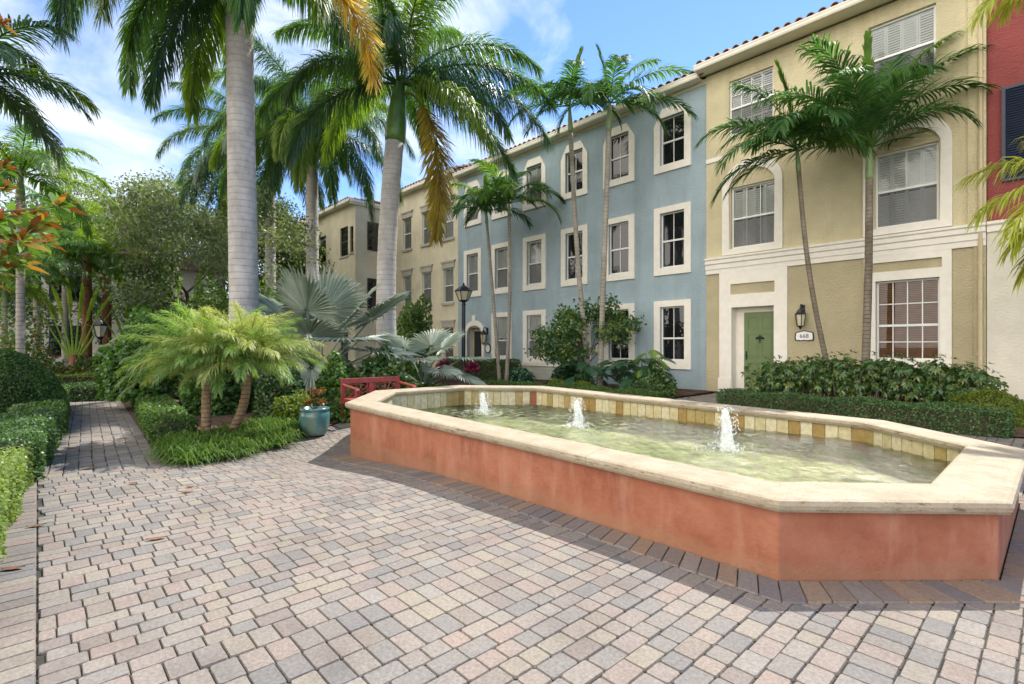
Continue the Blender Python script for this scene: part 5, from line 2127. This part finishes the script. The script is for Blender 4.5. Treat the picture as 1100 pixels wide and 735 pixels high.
def ti_plant(label, c, h, seed, m='ti'):
    random.seed(seed)
    root = thing('ti_plant', label, 'plant', c, 'pink ti plants by the lamp post')
    mb, ms = MB(), MB()
    for s_ in range(4):
        x, y, z = c[0] + random.uniform(-.15, .15), c[1] + random.uniform(-.15, .15), h * random.uniform(.55, .9)
        ms.tube([(c[0], c[1], 0), (x, y, z)], [.016, .010], 5)
        n = 16
        a = np.arange(n) * 2.4
        el = np.linspace(1.3, .0, n)
        D = np.column_stack([np.cos(a) * np.cos(el), np.sin(a) * np.cos(el), np.sin(el)])
        leaves(mb, np.repeat(np.array([[x, y, z]]), n, 0), D, rand_dir(n, 1.0), np.full(n, .36), .042, .5)
    ms.build('stem', 'twig_and_core', root)
    mb.build('foliage', m, root)


c = at(507, 400, 17.8)
ti_plant('pink ti plant just right of the lamp post', (c[0], c[1], 0), .85, 1)
c = at(476, 400, 18.4)
ti_plant('dark pink ti plant left of the lamp post', (c[0], c[1], 0), .95, 2)


# ------------------------------------------------------------------ trees


def grow(mbw, p, d, r, L, lvl, ends, spread=.6, up=.15, n0=3):
    steps = 4
    pts, rad = [Vector(p)], [r]
    q, dd = Vector(p), Vector(d).normalized()
    for i in range(steps):
        dd = (dd + Vector((random.gauss(0, .12), random.gauss(0, .12), random.gauss(0, .08) + up * .15))).normalized()
        q = q + dd * L / steps
        pts.append(q.copy())
        rad.append(r * (1 - .42 * (i + 1) / steps))
    mbw.tube(pts, rad, 7 if lvl > 1 else 5, cap=False)
    if lvl == 0:
        ends += [tuple(q), tuple(pts[-2])]
        return
    for k in range(n0 if lvl > 1 else n0 + 1):
        a = random.uniform(0, 6.28)
        ax = dd.cross(Vector((math.cos(a), math.sin(a), random.uniform(-1, 1)))).normalized()
        nd = (dd * math.cos(spread) + ax * math.sin(spread) * random.uniform(.7, 1.3) + Vector((0, 0, up))).normalized()
        s = pts[-1] if k else pts[-1]
        if k >= 2:
            s = pts[random.choice((2, 3))]
        grow(mbw, s, nd, rad[-1] * random.uniform(.6, .8), L * random.uniform(.62, .85), lvl - 1, ends, spread, up, n0)


def tree(name, label, loc, h, r, leaf, bark, size, per, lvl=3, clump=.55, spread=.6, seed=1, trunks=1, wid=.3, group=None, th=None, shape=4, up=.15, squash=.7):
    random.seed(seed)
    root = thing(name, label, 'tree', loc, group)
    mbw, ends = MB(), []
    th = th or h * .3
    for k in range(trunks):
        a = random.uniform(0, 6.28)
        tilt = .12 if trunks == 1 else .28
        d = Vector((math.cos(a) * tilt, math.sin(a) * tilt, 1)).normalized()
        b = Vector(loc) + Vector((math.cos(a), math.sin(a), 0)) * (0 if trunks == 1 else r * 1.5)
        top = b + d * th
        mbw.tube([tuple(b - d * .1), tuple(b + d * th * .15), tuple(b + d * th * .55), tuple(top)], [r * 1.35, r, r * .9, r * .82], 10, cap=False)
        for q in range(3 if trunks == 1 else 2):
            a2 = a + q * 2.2 + random.uniform(-.4, .4)
            nd = (d * .8 + Vector((math.cos(a2), math.sin(a2), 0)) * spread).normalized()
            grow(mbw, top, nd, r * .62, (h - th) * .42, lvl, ends, spread, up)
    mbw.build('trunk', bark, root, smooth=True)
    E_ = np.array(ends)
    n = len(E_) * per
    C = np.repeat(E_, per, 0) + norm(rng.normal(size=(n, 3))) * (clump * rng.random(n) ** .5)[:, None] * np.array([1, 1, squash])
    D = norm(rand_dir(n) + np.array([0, 0, -.15]))
    mb = MB()
    leaves(mb, C, D, rand_dir(n, .8), size * rng.uniform(.7, 1.3, n), size * wid, .3, shape)
    mb.build('crown', leaf, root)
    return root


c = at(634, 415, 17.6)
tree('small_tree', 'small dark evergreen tree before the blue house between the palms', (c[0], c[1], 0), 3.15, .045, 'shiny', 'bark', .115, 34, lvl=2, clump=.42, spread=.70, seed=11, trunks=3, wid=.34, th=.75, shape=6, up=.02)
for k, (px, zc, h, lab, lf) in enumerate(((222, 24, 7.6, 'spreading oak with dark limbs showing left of the near royal palm trunk', 'oak'),
                                      (150, 30, 9.0, 'thin crowned oak in the middle of the far trees', 'oak'),
                                      (108, 27, 6.5, 'leafy dark green tree behind the far lamp post', 'oak_dark'),
                                      (255, 31, 8.0, 'dense oak behind the royal palms', 'oak_dark'),
                                      (60, 30, 7.0, 'bushy green tree before the pale house at far left', 'far_green'),
                                      (318, 33, 6.0, 'green tree filling in beside the projecting cream house', 'far_green'),
                                      (200, 36, 9.5, 'tall oak filling the gap behind the near royal palm', 'oak'))):
    c = at(px, 400, zc)
    tree('oak_tree' if lf != 'far_green' else 'broadleaf_tree', lab, (c[0], c[1], 0), h * 1.25, .2, lf, 'bark', .15 if lf != 'far_green' else .2, 85, lvl=3, clump=.82, spread=.62, seed=20 + k, group='background trees beyond the path end', th=h * .24)

# feather palms of the left background
FEA = dict(n=76, ll=.6, lw=.017, vee=20, plum=16, sag=.4, pet=.12, rr=.018, pw=1.35, tipA=28, baseA=60, lmin=.5)


def back_palm(label, px, py_top, zc, r, L, nf, seed, leaf='royal_leaf', bark='slim', lime=.3, **kw):
    random.seed(seed)
    b = at(px, 400, zc)
    t = at(px, py_top, zc)
    fr = []
    for k in range(nf):
        u = k / (nf - 1)
        fr.append(dict(az=k * 137.5 + random.uniform(-10, 10), e0=78 - 88 * u + random.uniform(-6, 6), droop=60 + 45 * (1 - u) + random.uniform(-10, 10), L=L * random.uniform(.85, 1.1), m='royal_leaf_lime' if random.random() < lime else leaf, **kw))
    return make_palm('feather_palm', label, 'palm tree', (b[0], b[1], 0), t, r, r * .85, bark, leaf, fr, shaft=.7, shaft_m='shaft_grey', group='feather palms of the left background', **FEA)


back_palm('feather palm just outside the upper left corner with dark hanging fronds', -40, 120, 8.6, .10, 2.0, 15, 61, 'royal_leaf_blue', lime=.1)
back_palm('feather palm with fronds arching over the rust leafed tree on the left', 22, 215, 13.5, .10, 2.3, 16, 62, lime=.35)
back_palm('feather palm with a brown trunk left of the fan of upright stalks', 40, 310, 17.5, .12, 2.5, 16, 63, lime=.5)
back_palm('feather palm behind the others with pale arching fronds', 70, 262, 21, .12, 3.0, 16, 64, lime=.4)
back_palm('small feather palm low beside the pale wall', 5, 330, 15, .08, 1.6, 13, 65, lime=.5)


def paddle(mb, base, tip_dir, pet, L, Wd, droop=.3):
    b = np.array(base)
    d = np.array(tip_dir) / np.linalg.norm(tip_dir)
    m_ = b + d * pet
    mb.tube([tuple(b), tuple(b + d * pet * .5), tuple(m_)], [.05, .032, .018], 6)
    s = np.cross(d, [.3, .9, .2])
    s /= np.linalg.norm(s)
    k = 12
    rows = []
    for i in range(k + 1):
        u = i / k
        w = Wd * math.sin(PI * min(1, u * .9 + .08)) ** .6
        c = m_ + d * L * u - np.array([0, 0, 1.0]) * droop * L * u * u
        rows.append((c, w))
    nn = np.cross(s, d)
    for sg in (1, -1):
        for i in range(k):
            (c0, w0), (c1, w1) = rows[i], rows[i + 1]
            g = random.uniform(-.06, .06)
            mb.add([c0, c0 + s * sg * w0 + nn * (.12 + g) * w0, c1 * .96 + c0 * .04 + s * sg * w1 + nn * (.12 + g) * w1, c1], [(0, 1, 2, 3)])


def traveller(label, base, n, pet, L, seed, az, fan=46):
    random.seed(seed)
    root = thing('traveller_palm', label, 'palm tree', base, 'traveller palms at the path end')
    mb = MB()
    mb.tube([(base[0], base[1], -.05), (base[0], base[1], .5), (base[0], base[1], 1.1)], [.16, .15, .12], 10)
    mb.build('trunk', 'bark_red', root)
    for k in range(n):
        a = R(-fan + 2 * fan * k / (n - 1))
        d = (math.cos(R(az)) * math.sin(a), math.sin(R(az)) * math.sin(a), math.cos(a))
        mb = MB()
        paddle(mb, (base[0] + d[0] * .1, base[1] + d[1] * .1, .8), d, pet * random.uniform(.9, 1.1), L, .24, .15 + .35 * abs(math.sin(a)))
        mb.build('paddle_leaf', 'trav', root)


c = at(80, 405, 17.8)
traveller('traveller palm with bright upright stalks left of the far lamp post', (c[0], c[1], 0), 8, 1.7, 1.6, 1, AZR + 10, 30)
c = at(142, 405, 18.6)
traveller('traveller palm with a fan of stalks right of the far lamp post', (c[0], c[1], 0), 8, 1.0, 1.4, 2, AZR + 10, 40)
for px, zc, lab in ((93, 19.0, 'red brown fibrous palm trunk left of the far lamp post'), (114, 19.4, 'red brown fibrous palm trunk right behind the far lamp post')):
    c = at(px, 405, zc)
    t = at(px + 1, 275, zc)
    random.seed(int(px))
    make_palm('fan_trunk_palm', lab, 'palm tree', (c[0], c[1], 0), t, .17, .13, 'bark_red', 'royal_leaf',
              [dict(az=k * 137.5, e0=70 - 8 * k, droop=80, L=1.9, m='royal_leaf_lime' if k % 3 == 0 else 'royal_leaf') for k in range(10)], **FEA)

# rust leafed tree whose branch reaches in from the left
random.seed(5)
root = thing('rust_leafed_tree', 'tree branch with big rust and green leaves at the left edge', 'tree', at(-190, 400, 5.0)[:2] + (0,), None)
mbt, mg, mr = MB(), MB(), MB()
tb = at(-190, 400, 5.0)
tt = at(-150, 200, 5.0)
mbt.tube([(tb[0], tb[1], -.05), (tb[0], tb[1], .8), (tt[0], tt[1], tt[2])], [.11, .10, .07], 10)
for (px, py, zc, s_) in ((62, 222, 4.9, 1.0), (30, 250, 4.8, 1.1), (8, 272, 4.7, 1.2), (14, 232, 5.1, 1.0), (-20, 250, 4.9, 1.2), (2, 205, 5.0, .9), (4, 182, 5.0, .7), (-30, 300, 4.8, 1.2), (48, 262, 5.2, .8), (-60, 220, 5, 1.2), (-50, 275, 5, 1.2), (3, 27, 5.2, .6), (-100, 180, 5.0, 1.2), (20, 285, 4.9, 1.0), (36, 232, 5.3, .9), (-4, 240, 4.6, 1.1), (22, 262, 4.6, 1.0), (44, 240, 5.0, .9), (-12, 290, 4.7, 1.1), (-120, 240, 4.9, 1.3)):
    q = np.array(at(px, py, zc))
    m_ = np.array(at(-110, 225 if py > 100 else 120, 5.0))
    mid = (q + m_) / 2 - np.array([0, 0, .06])
    mbt.tube([tuple(tt), tuple(m_), tuple(mid), tuple(q)], [.05, .03, .012, .006], 6)
    n = 15
    a = np.arange(n) * 2.4 + random.random()
    el = np.linspace(1.35, -.35, n)
    outd = norm((q - m_)[None])[0]
    D = norm(np.column_stack([np.cos(a) * np.cos(el), np.sin(a) * np.cos(el), np.sin(el)]) + outd * .35)
    rust = np.arange(n) % 5 < 2
    if py < 100:
        rust[:] = True
    Nn = rand_dir(n, 1.2)
    for sel, mm in ((rust, mr), (~rust, mg)):
        if sel.any():
            leaves(mm, np.repeat(q[None], sel.sum(), 0), D[sel], Nn[sel], rng.uniform(.17, .25, sel.sum()) * s_, .029 * s_, .35)
mbt.build('trunk', 'bark', root)
mg.build('green_foliage', 'broad', root)
mr.build('rust_foliage', 'rust_leaf', root)

c = at(22, 340, 14)
bush('airy shrub dotted with orange red leaves near the far left wall', (c[0], c[1], 0), .9, .8, 2.4, 'far_green', 1300, .11, name='shrub', cat='shrub', shell=.8, smooth=1, core=False, z0=.8, leaf2='croton', n2=330)
c = at(55, 402, 16)
bush('low mixed croton shrub at the foot of the far left wall', (c[0], c[1], 0), 1.2, .8, .8, 'hedge', 2800, .12, name='shrub', cat='shrub', shell=.7, smooth=1, leaf2='croton', n2=900)
c = at(100, 405, 18.3)
bush('dark bronze shrub at the foot of the red brown trunks', (c[0], c[1], 0), 1.6, .7, .9, 'hedge_dark', 3200, .12, name='shrub', cat='shrub', shell=.7, smooth=1, leaf2='croton', n2=500)
for px, zc, h, lab in ((165, 20, 4.3, 'tall green thicket right of the path end'), (225, 19, 4.0, 'tall green thicket behind the near royal palm'), (285, 21, 3.8, 'tall green thicket behind the silver fan palm')):
    c = at(px, 402, zc)
    bush(lab, (c[0], c[1], 0), 2.0, 1.2, h, 'far_green', 8500, .17, name='thicket', cat='shrub', group='green thickets behind the bed', shell=.7, smooth=1.0)

# ------------------------------------------------------------------ furniture and small things


def lamp_post(label, c, H, s=1.0):
    root = thing('lamp_post', label, 'street lamp', c, 'black lantern posts')
    mb = MB()
    x, y = c[0], c[1]
    mb.lathe([(.17 * s, 0), (.17 * s, .06), (.13 * s, .12), (.12 * s, .45), (.085 * s, .55), (.075 * s, .62), (.062 * s, .66), (.055 * s, H - .72), (.075 * s, H - .70), (.06 * s, H - .66), (.05 * s, H - .60)], (x, y, 0), 14)
    mb.build('post', 'black', root, smooth=False)
    mb = MB()
    h0 = H - .60
    mb.lathe([(.05 * s, h0), (.13 * s, h0 + .05), (.14 * s, h0 + .09)], (x, y, 0), 6)
    mb.lathe([(.27 * s, h0 + .44), (.275 * s, h0 + .47), (.16 * s, h0 + .60), (.06 * s, h0 + .68), (.03 * s, h0 + .70), (.035 * s, h0 + .74), (.008 * s, h0 + .80)], (x, y, 0), 6)
    for k in range(6):
        a = 2 * PI * k / 6
        mb.tube([(x + .14 * s * math.cos(a), y + .14 * s * math.sin(a), h0 + .08), (x + .25 * s * math.cos(a), y + .25 * s * math.sin(a), h0 + .45)], .012 * s, 4)
    o = mb.build('lantern', 'black', root)
    mb = MB()
    mb.lathe([(.125 * s, h0 + .095), (.235 * s, h0 + .435)], (x, y, 0), 6)
    mb.build('lamp_glass', 'amber', o)


c = gp(498, 409)
lamp_post('black lantern post standing by the cream and blue house corner', (c[0], c[1], 0), 3.78, 1.35)
c = at(107.6, 405, 16.6)
lamp_post('black lantern post among the trunks at the far path end', (c[0], c[1], 0), 2.22, .8)

# bench
bn = thing('bench', 'red painted garden bench with fretwork back behind the fountain end', 'bench', (-9.0, 4.7, 0))
Y0, Y1, XB, HB = 4.12, 5.34, -9.08, .80
sx = .62
mb = MB()
mb.box(XB - .03, XB + .03, Y0, Y0 + .06, 0, HB)
mb.box(XB - .03, XB + .03, Y1 - .06, Y1, 0, HB)
mb.box(XB - .028, XB + .028, Y0 + .06, Y1 - .06, HB - .10, HB - .004)
mb.box(XB - .026, XB + .026, Y0 + .06, Y1 - .06, .40, .46)
ym = (Y0 + Y1) / 2
mb.box(XB - .024, XB + .024, ym - .05, ym + .05, .46, HB - .10)
bk = mb.build('backrest', 'bench', bn, bev=.006)
mb = MB()
for a, b in ((Y0 + .06, ym - .05), (ym + .05, Y1 - .06)):
    c0 = (a + b) / 2
    for k in range(1, 8):
        an = PI * k / 8
        mb.tube([(XB, c0 + .05 * math.cos(an), .47 + .05 * math.sin(an)), (XB, c0 + .30 * math.cos(an), .47 + .23 * math.sin(an))], .010, 5)
    for rr in (.09, .22):
        mb.tube([(XB, c0 + rr * 1.35 * math.cos(t_), .465 + rr * math.sin(t_)) for t_ in np.linspace(0, PI, 13)], .011, 5)
    for q in (a + .03, b - .03):
        mb.tube([(XB, q, .46), (XB, q, .70)], .010, 5)
mb.build('fretwork', 'bench', bk)
mb = MB()
for k in range(7):
    mb.box(XB + .05 + k * .075, XB + .05 + k * .075 + .062, Y0 + .02, Y1 - .02, .405, .432)
mb.build('seat', 'bench', bn, bev=.004)
for y0 in (Y0, Y1 - .055):
    mb = MB()
    mb.box(XB + sx - .06, XB + sx, y0, y0 + .055, 0, .62)
    mb.build('leg', 'bench', bn, bev=.005)
    mb = MB()
    mb.tube([(XB + .02, y0 + .028, .69), (XB + .2, y0 + .028, .665), (XB + .45, y0 + .028, .645), (XB + sx - .02, y0 + .028, .63), (XB + sx + .03, y0 + .028, .60)], .026, 8)
    mb.box(XB + .03, XB + sx - .06, y0 + .005, y0 + .05, .34, .40)
    mb.build('armrest', 'bench', bn)

# pot
c = gp(338, 464)
px, py = c[0], c[1]
pz = float(zg(px, py)) + .005
root = thing('glazed_pot', 'blue green glazed pot on the brick edge beside the bed', 'plant pot', (px, py, pz))
mb = MB()
mb.lathe([(.15, 0), (.19, .04), (.225, .16), (.24, .30), (.235, .37), (.215, .40), (.235, .415), (.24, .44), (.225, .452), (.20, .45), (.195, .38)], (px, py, pz), 28)
mb.build('vessel', 'pot', root, smooth=True)
mb = MB()
mb.lathe([(.20, .385), (.12, .40), (.001, .405)], (px, py, pz), 20)
mb.build('potting_soil', 'mulch', root)
random.seed(8)
root = thing('potted_croton', 'small bronze leafed plant growing in the blue green pot', 'plant', (px, py, pz + .40))
mb, ms = MB(), MB()
for k in range(7):
    a = k * .9
    t_ = (px + .13 * math.cos(a), py + .13 * math.sin(a), pz + .40 + random.uniform(.10, .34))
    ms.tube([(px, py, pz + .39), t_], [.008, .004], 5)
    n = 11
    D = rand_dir(n, .5)
    leaves(mb, np.repeat(np.array([t_]), n, 0), D, rand_dir(n, 1), rng.uniform(.08, .13, n), .02, .3)
ms.build('stem', 'twig_and_core', root)
mb.build('foliage', 'croton', root)

# fallen leaves on the paving: every one a thing
spots = [((14, 612), 'dry curled leaf on the brick border nearest the pale hedge'), ((39, 566), 'brown leaf on the brick border strip beside the path start'), ((95, 504), 'brown leaf lying at the mouth of the path'),
         ((143, 520), 'small brown leaf on the paving in front of the path mouth'), ((200, 529), 'longer brown leaf on the paving below the liriope bed'), ((204, 523), 'thin brown leaf just behind a longer leaf on the paving'), ((168, 580), 'brown leaf in the middle of the left paving')]
for k, (p, lab) in enumerate(spots):
    c = gp(*p)
    n = 1
    a = (.9, 1.5, 1.2, .4, .95, .2, 1.35)[k] * .5 + .6
    mb = MB()
    L = (.13, .12, .14, .09, .12, .08, .13)[k]
    rows = []
    for i in range(7):
        u = i / 6
        w = .026 * math.sin(PI * min(1, u * .95 + .03))
        x, y, z = c[0] + math.cos(a) * L * (u - .5), c[1] + math.sin(a) * L * (u - .5), float(zg(c[0], c[1])) + .008 + .006 * (2 * u - 1) ** 2
        rows += [(x - math.sin(a) * w, y + math.cos(a) * w, z + .005), (x, y, z), (x + math.sin(a) * w, y - math.cos(a) * w, z + .004)]
    mb.add(rows, [(3 * i + j, 3 * i + j + 1, 3 * i + j + 4, 3 * i + j + 3) for i in range(6) for j in range(2)])
    tag(mb.build('fallen_leaf', 'dryleaf'), lab, 'leaf', 'dry leaves fallen on the paving')
